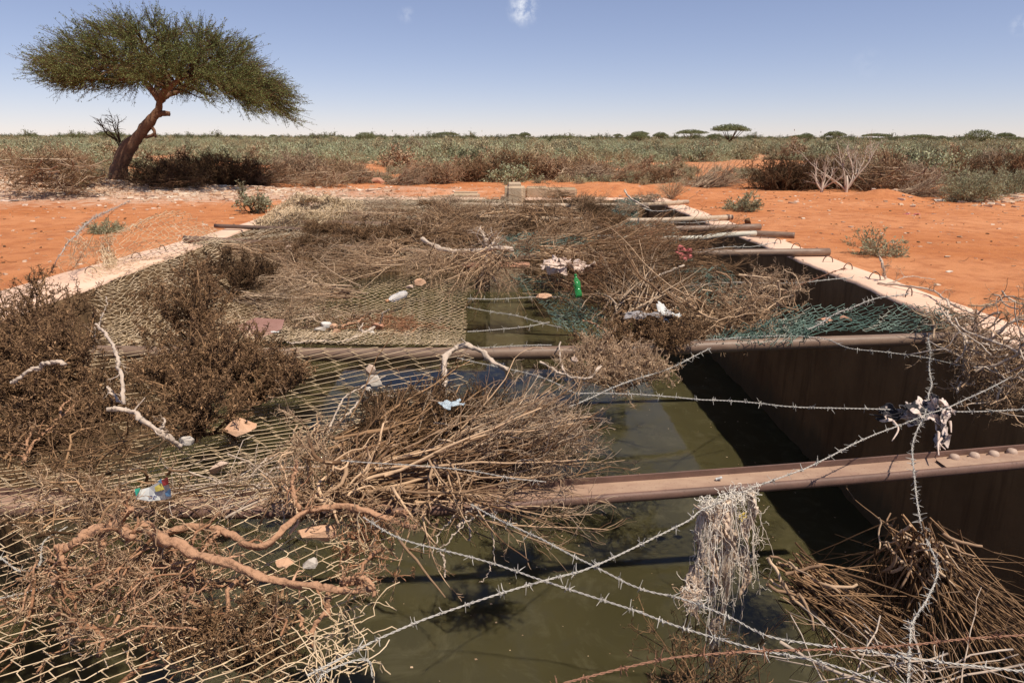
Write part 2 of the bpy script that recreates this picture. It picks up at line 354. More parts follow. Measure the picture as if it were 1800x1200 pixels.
# ground: fine sheet near, coarse sheet to the horizon, with the tank cut out
def axis(lo, hi, step, ext):
    a = list(np.arange(lo, hi+1e-6, step)); s = step
    while a[-1] < ext: s *= 1.25; a.append(a[-1]+s)
    s = step; b = []
    x = lo
    while x > -ext: s *= 1.25; x -= s; b.append(x)
    return np.array(b[::-1]+a)
gx = axis(-24, 24, .16, 4200); gy = axis(-6, 44, .16, 4200)
# snap grid lines to the outer faces of the tank
def snap(a, v): a[np.argmin(abs(a-v))] = v
for v in (-5.12, -4.72, 4.36, -.05): snap(gx, v)
for v in (-.25, 18.5): snap(gy, v)
X, Y = np.meshgrid(gx, gy); Z = gz(X, Y)
V = np.stack([X, Y, Z], -1).reshape(-1, 3); nx = len(gx); ny = len(gy)
i, j = np.meshgrid(np.arange(nx-1), np.arange(ny-1)); a = j*nx+i
Q = np.stack([a, a+1, a+nx+1, a+nx], -1).reshape(-1, 4)
cx = (X[:-1, :-1]+X[1:, 1:]).ravel()/2; cy = (Y[:-1, :-1]+Y[1:, 1:]).ravel()/2
inside = (cx > -4.72) & (cx < 4.36) & (cy > -.25) & (cy < 18.5)
md = MD(); md.add(V, Q[~inside]); place('ground', md, M['soil'], kind='structure')
md = MD(); gxx = np.linspace(XL-.02, XR+.02, 40); gyy = np.linspace(YN-.02, YF+.02, 80); X, Y = np.meshgrid(gxx, gyy)
V = np.stack([X, Y, np.full_like(X, D)], -1).reshape(-1, 3); i, j = np.meshgrid(np.arange(39), np.arange(79)); a = j*40+i
md.add(V, np.stack([a, a+1, a+41, a+40], -1).reshape(-1, 4)); place('water', md, M['water'], kind='structure')

def boxmd(x0, x1, y0, y1, z0, z1, md=None, t=.5):
    v = [(x, y, z) for z in (z0, z1) for y in (y0, y1) for x in (x0, x1)]
    f = [(0, 2, 3, 1), (4, 5, 7, 6), (0, 1, 5, 4), (2, 6, 7, 3), (0, 4, 6, 2), (1, 3, 7, 5)]
    md = md or MD(); return md.add(v, f, np.full(8, t))
tank = thing('water_tank', 'open concrete rainwater tank sunk in the red soil, half full of green water', 'water tank', (0, 9, 0))
def wallgrid(name, pts_in, pts_out, zlo):
    """coping + inner face along a polyline: inner top edge, outer top edge, down to the floor. uneven edges"""
    pi = resample(pts_in, 160); po = resample(pts_out, 160); k = np.arange(160)
    dirn = norm(po-pi); wig = (.012*np.sin(k*.7)+.01*np.sin(k*1.9+1)+.014*np.sin(k*.31))[:, None]
    pi = pi+dirn*(wig+.01*rng.random((160, 1))); 
    ztop = .004*np.sin(k*.5)[:, None]
    up = np.array((0, 0, 1.))
    rows = [po*[1, 1, 0]+up*-.25, po*[1, 1, 0]+up*(-.012), po*[1, 1, 0]-dirn*.02+up*(.0+ztop), pi*[1, 1, 0]+dirn*.03+up*(.004+ztop), pi*[1, 1, 0]+dirn*.008-up*.006, pi*[1, 1, 0]-up*.03]
    V = np.stack(rows, 0).reshape(-1, 3); md = MD(); i, j = np.meshgrid(np.arange(159), np.arange(5)); a = j*160+i
    md.add(V, np.stack([a, a+1, a+161, a+160], -1).reshape(-1, 4)); place(name+'_coping' if 0 else 'coping', md, M['coping'], tank)
    lv = np.r_[-.03, -.1, -.3, -.6, -1, -1.5, -2, -2.5, zlo]; md = MD(); rows = []
    for q, z in enumerate(lv):
        o = np.where(q == 0, 0, .012*np.sin(k*.4+q*2)+.008*np.sin(k*1.3+q))[:, None]
        rows.append(pi*[1, 1, 0]+dirn*(o+.0)+up*z)
    V = np.stack(rows, 0).reshape(-1, 3); i, j = np.meshgrid(np.arange(159), np.arange(len(lv)-1)); a = j*160+i
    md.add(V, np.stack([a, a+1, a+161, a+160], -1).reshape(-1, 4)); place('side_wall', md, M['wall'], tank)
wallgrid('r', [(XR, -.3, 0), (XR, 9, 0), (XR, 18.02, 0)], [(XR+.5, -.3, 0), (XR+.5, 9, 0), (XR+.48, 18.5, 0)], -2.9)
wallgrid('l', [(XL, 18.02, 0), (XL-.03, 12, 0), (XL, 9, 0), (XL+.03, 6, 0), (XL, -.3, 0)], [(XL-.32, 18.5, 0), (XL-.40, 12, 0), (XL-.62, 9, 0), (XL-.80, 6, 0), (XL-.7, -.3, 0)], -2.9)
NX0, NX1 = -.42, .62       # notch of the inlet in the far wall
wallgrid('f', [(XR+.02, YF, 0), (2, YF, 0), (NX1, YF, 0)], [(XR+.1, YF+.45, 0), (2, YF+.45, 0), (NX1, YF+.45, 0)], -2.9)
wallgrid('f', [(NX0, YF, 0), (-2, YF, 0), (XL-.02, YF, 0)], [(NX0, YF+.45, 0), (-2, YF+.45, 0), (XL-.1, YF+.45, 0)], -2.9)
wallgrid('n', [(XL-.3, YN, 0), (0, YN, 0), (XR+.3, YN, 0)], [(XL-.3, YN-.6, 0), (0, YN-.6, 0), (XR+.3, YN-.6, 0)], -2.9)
md = boxmd(NX0, NX1, YF, YF+.45, -2.9, -.62); boxmd(NX0-.004, NX0+.0, YF+.001, YF+.45, -.62, -.01, md); boxmd(NX1, NX1+.004, YF+.001, YF+.45, -.62, -.01, md)
place('inlet_sill', md, M['inlet'], tank, smooth=False)
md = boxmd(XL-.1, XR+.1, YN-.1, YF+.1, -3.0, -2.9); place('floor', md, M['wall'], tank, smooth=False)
# buttress under the inlet
md = boxmd(-.30, .42, YF-.55, YF-.002, -2.9, -1.15); place('spillway_block', md, M['inlet'], tank, smooth=False)
# soil ramp in the notch + concrete inlet channel behind the far wall
md = MD(); u = np.linspace(0, 1, 16); X, Y = np.meshgrid(np.linspace(NX0+.002, NX1-.002, 14), YF+.0+u*2.2)
Z = -.60+.56*np.clip((Y-YF)/2.0, 0, 1)**.8+.02*wob(X, Y, 5); V = np.stack([X, Y, Z], -1).reshape(-1, 3); i, j = np.meshgrid(np.arange(13), np.arange(15)); a = j*14+i
md.add(V, np.stack([a, a+1, a+15, a+14], -1).reshape(-1, 4)); place('soil_ramp', md, M['soil'], kind='structure')
def bevbox(x0, x1, y0, y1, z0, z1, bev=.04, taper=0):
    bm = bmesh.new(); bmesh.ops.create_cube(bm, size=1)
    for v in bm.verts:
        tz = v.co.z+.5; sx_ = 1-taper*tz
        v.co = Vector(((x0+x1)/2+v.co.x*(x1-x0)*sx_, (y0+y1)/2+v.co.y*(y1-y0)*sx_, z0+tz*(z1-z0)))
    bmesh.ops.bevel(bm, geom=bm.edges[:], offset=bev, segments=3, affect='EDGES')
    bmesh.ops.triangulate(bm, faces=bm.faces[:]); bm.verts.ensure_lookup_table()
    v = np.array([q.co[:] for q in bm.verts]); f = np.array([[l.index for l in q.verts] for q in bm.faces]); bm.free()
    return v, f
inl = thing('inlet_channel', 'low concrete inlet block and channel behind the far wall', 'inlet', (.6, 19, 0))
for nm, a in (('end_block', (.06, .66, 18.1, 19.3, -.6, .36, .10, .14)), ('channel_wall', (.66, 1.25, 18.75, 19.0, -.2, .26, .04)), ('channel_wall', (.66, 2.1, 19.25, 19.5, -.2, .20, .05)), ('channel_lip', (-1.35, -.58, 18.8, 19.15, -.2, .11, .07))):
    md = MD(); v, f = bevbox(*a); md.add(v, f); place(nm, md, M['inlet'], inl, smooth=False)
# rebar hooks cast into the coping
def arc(c, d, r, h, th):
    u = np.linspace(0, np.pi, 12); d = norm(np.array(d, float)); pts = c+d*np.cos(u)[:, None]*r+np.array((0, 0, 1.))*np.sin(u)[:, None]*h
    return tubes(pts[None], np.full((1, 12), th), 6, caps=True)
hooks = [(1597, 521), (1537, 492), (1490, 474), (1455, 461), (1427, 449), (1399, 438), (1367, 429), (1343, 420), (1283, 399), (1248, 384), (1224, 375), (1208, 369), (1665, 556),
         (286, 440), (240, 454), (330, 425), (160, 480), (412, 402)]
for q, (a, b) in enumerate(hooks):
    c = P(a, b, 0); md = arc(c, (.85, .5*(-1)**q*rng.random(), 0), .055+.01*rng.random(), .07+.02*rng.random(), .006)
    place('hook', md, M['pipe_dark'], tank)
# floating specks on the water
n = 420; md = MD(); x = rng.uniform(-3, 3.6, n); y = rng.uniform(2.5, 12, n); s = .004+.009*rng.random(n)**3
pts = np.stack([x, y, np.full(n, D+.004)], -1); an = rng.random(n)*6.3
V = np.stack([pts+np.stack([np.cos(an+k)*s*(1+.6*(k % 3 == 0)), np.sin(an+k)*s, 0*s], -1) for k in (0, 1.57, 3.14, 4.71)], 1)
md.add(V.reshape(-1, 3), np.arange(n*4).reshape(n, 4), np.repeat(rng.random(n), 4)); place('floating_specks', md, M['twig_straw'], kind='stuff', label='tiny pale specks floating on the green water', cat='debris')

# ================================================================== PIPES AND RAIL
def pipe(name, pts, r, mt, label, cat='pipe', group=None, hollow=True, K=60, sides=20, parent=None):
    c = resample(pts, K); T = norm(np.gradient(c, axis=0)); st = [(c[0]+T[0]*.12, r*.82), (c[0]+T[0]*.001, r*.82), (c[0], r)]+[(q, r) for q in c[1:-1]]+[(c[-1], r), (c[-1]-T[-1]*.001, r*.82), (c[-1]-T[-1]*.12, r*.82)]
    up = np.array((0, 0, 1.)); TT = np.vstack([T[:1]]*3+[T[1:-1]]+[T[-1:]]*3); A = norm(np.cross(TT, up)); B = np.cross(A, TT); an = np.arange(sides)*2*np.pi/sides
    Pc = np.array([q for q, _ in st]); rr = np.array([q for _, q in st])
    V = Pc[:, None]+rr[:, None, None]*(A[:, None]*np.cos(an)[None, :, None]+B[:, None]*np.sin(an)[None, :, None]); n = len(st)
    i, j = np.meshgrid(np.arange(sides), np.arange(n-1)); a = j*sides+i; b = j*sides+(i+1) % sides
    md = MD(); md.add(V.reshape(-1, 3), np.stack([a, b, b+sides, a+sides], -1).reshape(-1, 4))
    for e in (0, n-1):
        k = md.n; md.v.append(Pc[e:e+1].astype(np.float32)); md.t.append(np.array([.5], np.float32)); md.n += 1
        md.f.append(np.array([[k, e*sides+s, e*sides+(s+1) % sides] for s in range(sides)], np.int32))
    if parent is not None: return place(name, md, mt, parent)
    return place(name, md, mt, loc=c[0], label=label, cat=cat, group=group)
G_P = 'pipes laid across the tank to carry the netting'
pz = .06
def PP(l, z=pz): return [P(a, b, z) for a, b in l]
pipe('steel_pipe', PP([(150, 618), (500, 623), (800, 622), (1040, 618), (1300, 607), (1500, 600), (1735, 592)]), .046, M['pipe_brown'], 'long thick brown steel pipe crossing the whole tank just behind the front brush pile', group=G_P, K=90)
pipe('steel_pipe', PP([(325, 420), (610, 437), (900, 452), (1195, 446), (1457, 443)]), .052, M['pipe_brown'], 'brown steel pipe with the red rag tied to it, ending on the right coping', group=G_P)
pipe('steel_pipe', PP([(378, 397), (640, 408), (900, 418), (1120, 418)]), .035, M['pipe_dark'], 'thin dark pipe whose tapered end sticks out over the left coping', group=G_P)
pipe('plastic_pipe', PP([(1050, 417), (1160, 419), (1232, 418), (1262, 414), (1328, 410)], .10), .038, M['pipe_white'], 'bent whitish plastic pipe resting its end on a short brown pipe', group=G_P)
pipe('steel_pipe', PP([(1318, 410), (1397, 414)], .06), .05, M['pipe_brown'], 'short brown pipe stub on the right coping under the white pipe end', group=G_P, K=20)
pipe('steel_pipe', PP([(452, 391), (700, 396), (900, 401), (1150, 403), (1336, 399)]), .056, M['pipe_brown'], 'brown pipe between the bent white pipe and the beige pipe with a collar', group=G_P)
t = thing('steel_pipe', 'straight beige pipe with a rusty collar near its right end', 'pipe', P(1100, 386, pz), G_P)
pipe('tube', PP([(480, 372), (800, 380), (1100, 388), (1287, 382)]), .050, M['pipe_beige'], '', parent=t); pipe('collar', PP([(1277, 382.3), (1281, 382.2)]), .06, M['pipe_dark'], '', parent=t, K=4)
pipe('steel_pipe', PP([(565, 352), (800, 360), (1095, 361), (1209, 355)]), .052, M['pipe_beige'], 'farthest beige pipe, close in front of the far tank wall', group=G_P)
# rail lying on its side
def extrude(path, prof):
    c = resample(path, 80); T = norm(np.gradient(c, axis=0)); up = np.array((0, 0, 1.)); A = norm(np.cross(up, T)); B = np.cross(T, A)
    prof = np.array(prof); V = c[:, None]+A[:, None]*prof[None, :, :1]+B[:, None]*prof[None, :, 1:]; m_ = len(prof); i, j = np.meshgrid(np.arange(m_), np.arange(79)); a = j*m_+i; b = j*m_+(i+1) % m_
    return MD().add(V.reshape(-1, 3), np.stack([a, b, b+m_, a+m_], -1).reshape(-1, 4))
rp = [P(a, b, .02) for a, b in ((-190, 880), (100, 880), (450, 884), (800, 878), (1000, 863), (1200, 849), (1500, 826), (1800, 800), (2100, 776))]
rail = thing('steel_rail', 'rusty railway rail lying on its side across the tank, bolt heads at its right end', 'rail', rp[4])
web = extrude(rp, [(.044, .004), (-.045, -.008), (-.046, -.018), (.044, -.010)])
foot = extrude(rp, [(.053, -.04), (.053, .032), (.0445, .032), (.0445, -.04)])
head = extrude(rp, [(-.0455, -.002), (-.052, .004), (-.062, .003), (-.070, -.006), (-.072, -.024), (-.066, -.036), (-.0455, -.040)])
place('web', web, M['rail'], rail, smooth=False); place('foot_flange', foot, M['rail_dark'], rail, smooth=False); place('rail_head', head, M['rail_dark'], rail)  # darker rail colour on flange and head paints their shaded faces
c0, c1 = P(1655, 814, .03), P(1850, 796, .03)
fp = extrude([c0, c1], [(.034, -.012), (-.032, -.018), (-.032, -.004), (.034, .002)]); fpo = place('fishplate', fp, M['rail'], rail, smooth=False)
for q, (a, b) in enumerate(((1678, 801), (1713, 798), (1747, 795), (1779, 791))):
    c = P(a, b+2, .036); md = MD(); rr = (.024, .024, .018, .005); zz = (-.02, 0, .011, .015); an = np.arange(14)*2*np.pi/14
    V = np.array([[c+(math.cos(t_)*r_, math.sin(t_)*r_, z_) for t_ in an] for r_, z_ in zip(rr, zz)]).reshape(-1, 3); i, j = np.meshgrid(np.arange(14), np.arange(3)); a_ = j*14+i; b_ = j*14+(i+1) % 14
    md.add(V, np.stack([a_, b_, b_+14, a_+14], -1).reshape(-1, 4)); md.f.append(np.array([[42+k, 42+(k+1) % 14, 42] for k in range(1, 13)], np.int32)); place('bolt', md, M['bolt'], fpo)
md = boxmd(*[c for ab in zip(P(1259, 843, .03)-.012, P(1259, 843, .03)+.012) for c in ab][:4], .03, .034)
place('bird_dropping', tubes(walk(P(1258, 842, .026)[None], np.array([[1, .1, 0]]), .03, 4, .3), np.full((1, 4), .006), 5, caps=True), M['plastic_white'], loc=P(1258, 842, .026), label='small white bird dropping on the web of the rail', cat='bird dropping')

# ================================================================== NETTING
def gridmap(ctrl):
    """ctrl: rows of world points -> function (s,t)->world, smooth"""
    C = np.array([resample(r, 24) for r in ctrl]); C2 = np.stack([resample(C[:, k], 24) for k in range(24)], 1)
    def f(s, t):
        a = np.clip(t, 0, 1)*22.999; b = np.clip(s, 0, 1)*22.999; i = a.astype(int); j = b.astype(int); fa = (a-i)[..., None]; fb = (b-j)[..., None]
        return (C2[i, j]*(1-fb)+C2[i, j+1]*fb)*(1-fa)+(C2[i+1, j]*(1-fb)+C2[i+1, j+1]*fb)*fa
    W = np.linalg.norm(np.diff(C2[12], axis=0), axis=1).sum(); L = np.linalg.norm(np.diff(C2[:, 12], axis=0), axis=1).sum()
    return f, W, L
def net(name, ctrl, a, b, r, mt, label, skew=0, hexy=.22, jit=.006, wave=.02, group=None, holes=0, sides=4, twist=.004, calm=.35):
    f, W, L = gridmap(ctrl); nk = max(3, int(W/a*(1+abs(skew)*.0))); nj = max(4, int(L/b))
    k = np.arange(-int(abs(skew)*nj)-2, nk+int(abs(skew)*nj)+2)[:, None]; j = np.arange(nj+1)[None]
    u0 = k+((j+k) % 2); v0 = np.broadcast_to(j.astype(float), u0.shape)
    # two points per apex: a short straight knot
    sgn = np.where((j+k) % 2 == 1, 1, -1)
    u = np.stack([u0-sgn*.0+sgn*.04, u0+sgn*.04], -1).reshape(len(k), -1); v = np.stack([v0-hexy, v0+hexy], -1).reshape(len(k), -1)
    zz = np.stack([np.full(u0.shape, 1.), np.full(u0.shape, -1.)], -1).reshape(len(k), -1)
    s = (u+skew*v)/nk; t = np.clip(v/nj, 0, 1); 
    n1 = .5*wob(u*.31, v*.27, 1)+.5*wob(u*.11+3, v*.13, 1, 2)
    s = s+n1*calm/nk; Pt = f(s, t)
    Pt = Pt+rng.normal(size=Pt.shape)*jit; Pt[..., 2] += zz*twist+wave*wob(Pt[..., 0], Pt[..., 1], 3.2, 1)
    md = MD(); ok = (s > 0) & (s < 1)
    # contiguous runs inside the sheet
    K = Pt.shape[1]; full = ok.all(1)
    if full.any(): tubes(Pt[full], np.full((full.sum(), K), r), sides, md=md)
    for q in np.where(~full & ok.any(1))[0]:
        o = np.r_[False, ok[q], False]; e = np.flatnonzero(np.diff(o.astype(int)))
        for x0, x1 in zip(e[::2], e[1::2]):
            if x1-x0 > 2: tubes(Pt[q:q+1, x0:x1], np.full((1, x1-x0), r), sides, md=md)
    loc = ctrl[0][0]
    return place(name, md, mt, loc=loc, label=label, cat='wire netting', group=group)
def rowz(pts): return [P(a, b, z) for a, b, z in pts]
GN_ = 'sheets of wire netting over the tank'
net('chain_link_net', [rowz([(-260, 1250, .05), (150, 1250, .03), (575, 1235, .02)]), rowz([(-240, 1090, .03), (250, 1090, -.02), (655, 1075, -.02)]), rowz([(-230, 980, .03), (250, 980, -.03), (672, 1000, -.03)]),
     rowz([(-200, 880, .08), (250, 880, .08), (640, 890, .08)]), rowz([(-150, 780, .0), (300, 770, -.08), (740, 760, -.08)]), rowz([(-100, 700, .03), (400, 690, -.05), (820, 690, -.04)]), rowz([(100, 612, .12), (450, 612, .12), (845, 608, .12)])],
    .068, .050, .0019, M['net_tan'], 'tan chain-link netting sagging over the near left of the tank below the long pipe', skew=.55, wave=.014, jit=.0034, calm=.5, group=GN_)
net('hexagonal_net', [rowz([(330, 605, .12), (600, 605, .12), (822, 606, .12)]), rowz([(330, 570, .0), (600, 570, -.1), (826, 575, -.1)]), rowz([(350, 530, -.03), (600, 530, -.14), (826, 530, -.12)]),
     rowz([(380, 490, -.02), (600, 490, -.1), (832, 495, -.1)]), rowz([(400, 450, .06), (640, 452, .08), (845, 455, .1)])],
    .040, .062, .0020, M['net_tan'], 'hexagonal tan netting beyond the long pipe, ending at the open strip of water', skew=0, hexy=.3, wave=.02, jit=.004, calm=.3, group=GN_)
net('wire_net', [rowz([(190, 640, -.1), (330, 620, .0), (470, 605, .1)]), rowz([(165, 560, -.2), (300, 550, -.15), (420, 540, -.05)]), rowz([(140, 500, .0), (290, 480, -.05), (420, 460, .03)]),
     rowz([(160, 465, .05), (270, 445, .06), (400, 430, .1)]), rowz([(178, 428, .22), (270, 425, .25), (390, 425, .12)]), rowz([(190, 414, .36), (280, 385, .46), (385, 410, .16)]), rowz([(215, 408, .42), (300, 368, .60), (388, 402, .18)])],
    .060, .075, .0028, M['net_tan'], 'curtain of tan netting standing up over the left coping like a fan', skew=.1, hexy=.25, wave=.03, jit=.01, group=GN_)
net('wire_net', [rowz([(85, 478, .05), (120, 478, .04), (185, 440, .05)]), rowz([(130, 420, .5), (150, 425, .3), (185, 425, .2)])], .07, .07, .0025, M['net_tan'], 'small tattered flap of netting at the left edge of the netting fan', jit=.03, group=GN_)
net('bunched_net', [rowz([(180, 470, .04), (190, 470, .04), (205, 462, .04)]), rowz([(178, 440, .15), (186, 440, .12), (198, 438, .1)]), rowz([(176, 412, .35), (190, 414, .33), (200, 416, .3)])], .035, .05, .003, M['net_tan'], 'bunched up edge of the netting fan hanging in folds', jit=.02, group=GN_)
net('wire_net', [rowz([(330, 432, .1), (600, 445, .08), (850, 455, .1)]), rowz([(430, 405, .05), (640, 412, .03), (860, 418, .05)]), rowz([(480, 385, .05), (680, 390, .05), (880, 390, .05)]), rowz([(560, 356, .1), (720, 362, .1), (900, 362, .08)]), rowz([(600, 342, .25), (750, 345, .15), (890, 347, .08)])],
    .07, .075, .0035, M['net_grey'], 'dusty grey-tan netting stretched over the far left of the tank', hexy=.25, wave=.05, jit=.012, group=GN_, sides=3)
net('heaped_net', [rowz([(440, 398, .05), (480, 398, .05), (560, 398, .06)]), rowz([(470, 378, .10), (510, 380, .25), (600, 385, .1)]), rowz([(500, 358, .2), (540, 360, .35), (640, 372, .12)]), rowz([(520, 345, .35), (545, 348, .5), (640, 356, .2)]), rowz([(530, 352, .45), (552, 350, .5), (600, 353, .2)])],
    .055, .06, .0045, M['net_tan'], 'heap of bunched tan netting piled on the far left coping', jit=.03, wave=.05, group=GN_, sides=3)
G_G = 'torn sheets of green plastic-coated netting'
net('green_net', [rowz([(1230, 602, .1), (1450, 590, .1), (1700, 578, .1)]), rowz([(1290, 580, .1), (1470, 572, .12), (1715, 573, .1)]), rowz([(1330, 562, .12), (1480, 552, .14), (1712, 562, .08)]), rowz([(1350, 545, .16), (1470, 535, .2), (1600, 541, .15), (1705, 556, .08)])],
    .05, .05, .0030, M['net_green'], 'green chain-link netting bulging behind the right half of the long pipe', hexy=.1, wave=.03, jit=.008, group=G_G)
net('green_net', [rowz([(1240, 600, .1), (1340, 600, .1), (1430, 596, .1)]), rowz([(1250, 585, .05), (1340, 580, .12), (1440, 575, .1)]), rowz([(1290, 572, .12), (1350, 566, .18), (1430, 560, .1)])], .03, .03, .0028, M['net_green'], 'crumpled green netting tangle left of the bulging green sheet', jit=.022, wave=.03, group=G_G)
net('green_net', [rowz([(1180, 545, .0), (1270, 540, -.1), (1310, 520, -.05)]), rowz([(1190, 510, .03), (1260, 505, .02), (1330, 505, .0)]), rowz([(1170, 485, .05), (1240, 485, .08), (1300, 498, .05)]), rowz([(1180, 478, .2), (1270, 470, .25), (1285, 478, .2)])],
    .05, .06, .0034, M['net_green'], 'torn green netting hanging below the pipe with the red rag', jit=.025, wave=.04, group=G_G)
net('green_net', [rowz([(975, 570, -.1), (1030, 590, -.1), (1085, 600, .0)]), rowz([(950, 535, -.1), (1000, 545, -.1), (1080, 560, .0)]), rowz([(905, 505, -.05), (950, 505, -.05), (1020, 520, 0)]), rowz([(890, 480, -.0), (940, 480, 0), (1010, 490, 0)])],
    .045, .055, .0028, M['net_green'], 'faded teal netting slanting along the right edge of the open water strip', jit=.012, wave=.03, group=G_G)
net('green_net', [rowz([(1150, 470, .1), (1180, 470, .1), (1218, 455, .1)]), rowz([(1160, 452, .13), (1185, 452, .13), (1215, 450, .1)])], .06, .05, .004, M['net_green'], 'scrap of green netting hanging just under the red rag', jit=.02, group=G_G)
net('green_net', [rowz([(850, 452, .1), (960, 450, .1), (1060, 446, .1)]), rowz([(860, 430, .15), (960, 425, .18), (1050, 430, .15)]), rowz([(870, 415, .1), (960, 413, .1), (1060, 416, .1)])], .05, .06, .004, M['net_green'], 'green netting showing between brush behind the bleached log', jit=.02, wave=.05, group=G_G)
net('green_net', [rowz([(1060, 432, .05), (1150, 432, .0), (1190, 428, .0)]), rowz([(1080, 405, .1), (1150, 408, .05), (1200, 410, .05)]), rowz([(1060, 382, .1), (1120, 392, .05), (1180, 396, .0)])], .06, .06, .005, M['net_green'], 'green netting edge sagging under the bent white pipe', jit=.03, wave=.05, group=G_G, sides=3)
net('green_net', [rowz([(1068, 384, .05), (1100, 386, .0), (1120, 382, .0)]), rowz([(1078, 360, .1), (1105, 362, .1), (1120, 362, .05)]), rowz([(1090, 347, .2), (1110, 348, .2), (1130, 350, .1)])], .06, .07, .0055, M['net_green'], 'small far patch of teal netting between the two beige pipes', jit=.03, wave=.05, group=G_G, sides=3)

# ================================================================== BARBED WIRE
bw_mesh = {}
def barb_mesh(k):
    if k in bw_mesh: return bw_mesh[k]
    md = MD(); u = np.linspace(0, 2*np.pi*1.6, 12); coil = np.stack([(u/10-.5)*.013, np.cos(u)*.0035, np.sin(u)*.0035], -1)
    tubes(coil[None], np.full((1, 12), .0011), 4, md=md)
    for sg in (1, -1):
        for q in range(2 if k % 3 else 1):
            d = norm(rng.normal(size=3)*[.35, 1, 1]); pts = np.array([[sg*.004, 0, 0], d*.008+[sg*.004, 0, 0], d*.019*sg+[sg*.007, 0, 0]])
            tubes(pts[None], np.array([[.0012, .0011, .0005]]), 4, md=md)
    me = md.mesh('barb'); bw_mesh[k] = me; return me
def barbed(px, z, label, mt='wire', gap=.088, r=.0015, rad=.0021, parts=True, group='strands of barbed wire strung over the tank', sc=1.0, jz=0):
    pts = [P(q[0], q[1], q[2] if len(q) > 2 else z) for q in px]; L = sum(np.linalg.norm(pts[i+1]-pts[i]) for i in range(len(pts)-1))
    K = max(40, int(L/.009*(1 if parts else .4))); K = min(K, 900); c = resample(pts, K); T = norm(np.gradient(c, axis=0)); ref = np.array((.1, .2, 1.)); A = norm(np.cross(T, ref)); B = np.cross(T, A)
    s = np.linspace(0, L, K); c = c+A*(.004*np.sin(s*9))[:, None]+B*(.005*np.sin(s*6.3+1))[:, None]
    if 1:
        x = np.arange(0, L, .35); c = c+A*np.interp(s, x, rng.normal(size=len(x))*.006)[:, None]+B*np.interp(s, x, rng.normal(size=len(x))*.006)[:, None]
    t = thing('barbed_wire', label, 'barbed wire', c[0], group); md = MD()
    for ph in (0, np.pi):
        w = s/.020*2*np.pi*.5+ph; q = c+A*(np.cos(w)*rad*sc)[:, None]+B*(np.sin(w)*rad*sc)[:, None]; tubes(q[None], np.full((1, K), r*sc), 5, md=md, tint=[.5])
    place('strand', md, M[mt], t); n = int(L/gap)
    for q in range(n):
        k = int((q+.3+.4*rng.random())/n*(K-1)); me = barb_mesh(int(rng.integers(0, 7))+(10 if mt == 'wire_rust' else 0))
        if not me.materials: me.materials.append(M[mt])
        X_ = T[k]; Y_ = A[k]; Z_ = B[k]; an = rng.random()*6.28; Y2 = Y_*math.cos(an)+Z_*math.sin(an); Z2 = np.cross(X_, Y2)
        o = bpy.data.objects.new('barb', me); COL.objects.link(o); o.parent = t
        mtx = Matrix(((X_[0], Y2[0], Z2[0], 0), (X_[1], Y2[1], Z2[1], 0), (X_[2], Y2[2], Z2[2], 0), (0, 0, 0, 1)))
        o.matrix_basis = Matrix.Translation(Vector(c[k]-c[0])) @ mtx @ Matrix.Scale(sc*(1.1+.5*rng.random()), 4)
    return t
barbed([(540, 1182), (600, 1152), (690, 1112), (830, 1068), (970, 1022), (1045, 995), (1200, 920), (1235, 895), (1325, 858), (1440, 805), (1560, 757), (1625, 728), (1680, 712), (1800, 655), (1880, 615)], .2, 'longest silvery barbed wire, rising from the bottom left up to the black and white rag')
barbed([(640, 905), (690, 935), (740, 955), (865, 990), (970, 1022), (1100, 1065), (1200, 1103), (1330, 1142), (1440, 1165), (1560, 1205)], .19, 'silvery barbed wire running down to the right, lower of the pair crossing the open water')
barbed([(830, 880), (880, 910), (985, 968), (1045, 995), (1130, 1030), (1200, 1045), (1290, 1080), (1360, 1118), (1530, 1155), (1640, 1172), (1830, 1192)], .185, 'silvery barbed wire running down right from under the brush pile, upper of the pair')
barbed([(960, 1215), (1000, 1192), (1150, 1160), (1290, 1150), (1450, 1140), (1600, 1127), (1700, 1118), (1850, 1112)], .24, 'rust-brown barbed wire along the bottom right corner', mt='wire_rust')
barbed([(1010, 690), (1070, 690), (1200, 698), (1300, 703), (1410, 715), (1620, 722), (1840, 720)], .12, 'level barbed wire above the shaded wall, with the black and white rag on it', sc=1.15)
barbed([(1634, 585, .12), (1632, 690, .15), (1627, 725, .16), (1605, 800, .16), (1610, 880, .15), (1618, 940, .12), (1642, 1000, .12), (1630, 1060, .12), (1605, 1110, .15), (1597, 1220, .2)], .1, 'barbed wire hanging from the long pipe down past the rag to the tied brush bundle', gap=.05)
barbed([(1220, 596), (1430, 590), (1500, 612), (1620, 628), (1700, 642), (1840, 662)], .12, 'barbed wire starting on the long pipe and dropping to the right edge', sc=1.2)
barbed([(995, 714), (1060, 690), (1120, 668), (1180, 645), (1250, 612)], .12, 'short barbed wire leaning on the grey thorn clump, up to the long pipe', sc=1.2)
barbed([(822, 524), (880, 526), (940, 523), (985, 521)], .0, 'topmost of the thin barbed wires across the open water strip', sc=1.5, gap=.11)
barbed([(822, 537), (880, 547), (930, 562), (985, 575)], .0, 'slanting barbed wire across the open water strip', sc=1.4, gap=.11)
barbed([(822, 582), (880, 578), (930, 575), (965, 568)], .0, 'barbed wire across the water strip just below the slanting one', sc=1.4, gap=.11)
barbed([(822, 610), (890, 608), (970, 608)], .14, 'barbed wire stretched along the top of the long pipe over the water', sc=1.3, gap=.11)
barbed([(805, 625), (880, 645), (960, 668), (1010, 690)], .10, 'barbed wire drooping in front of the long pipe from the bleached root', sc=1.2)
barbed([(1420, 580), (1480, 548), (1530, 528), (1580, 518), (1597, 514)], .16, 'barbed wire tied to the nearest iron hook of the right coping', sc=1.5)
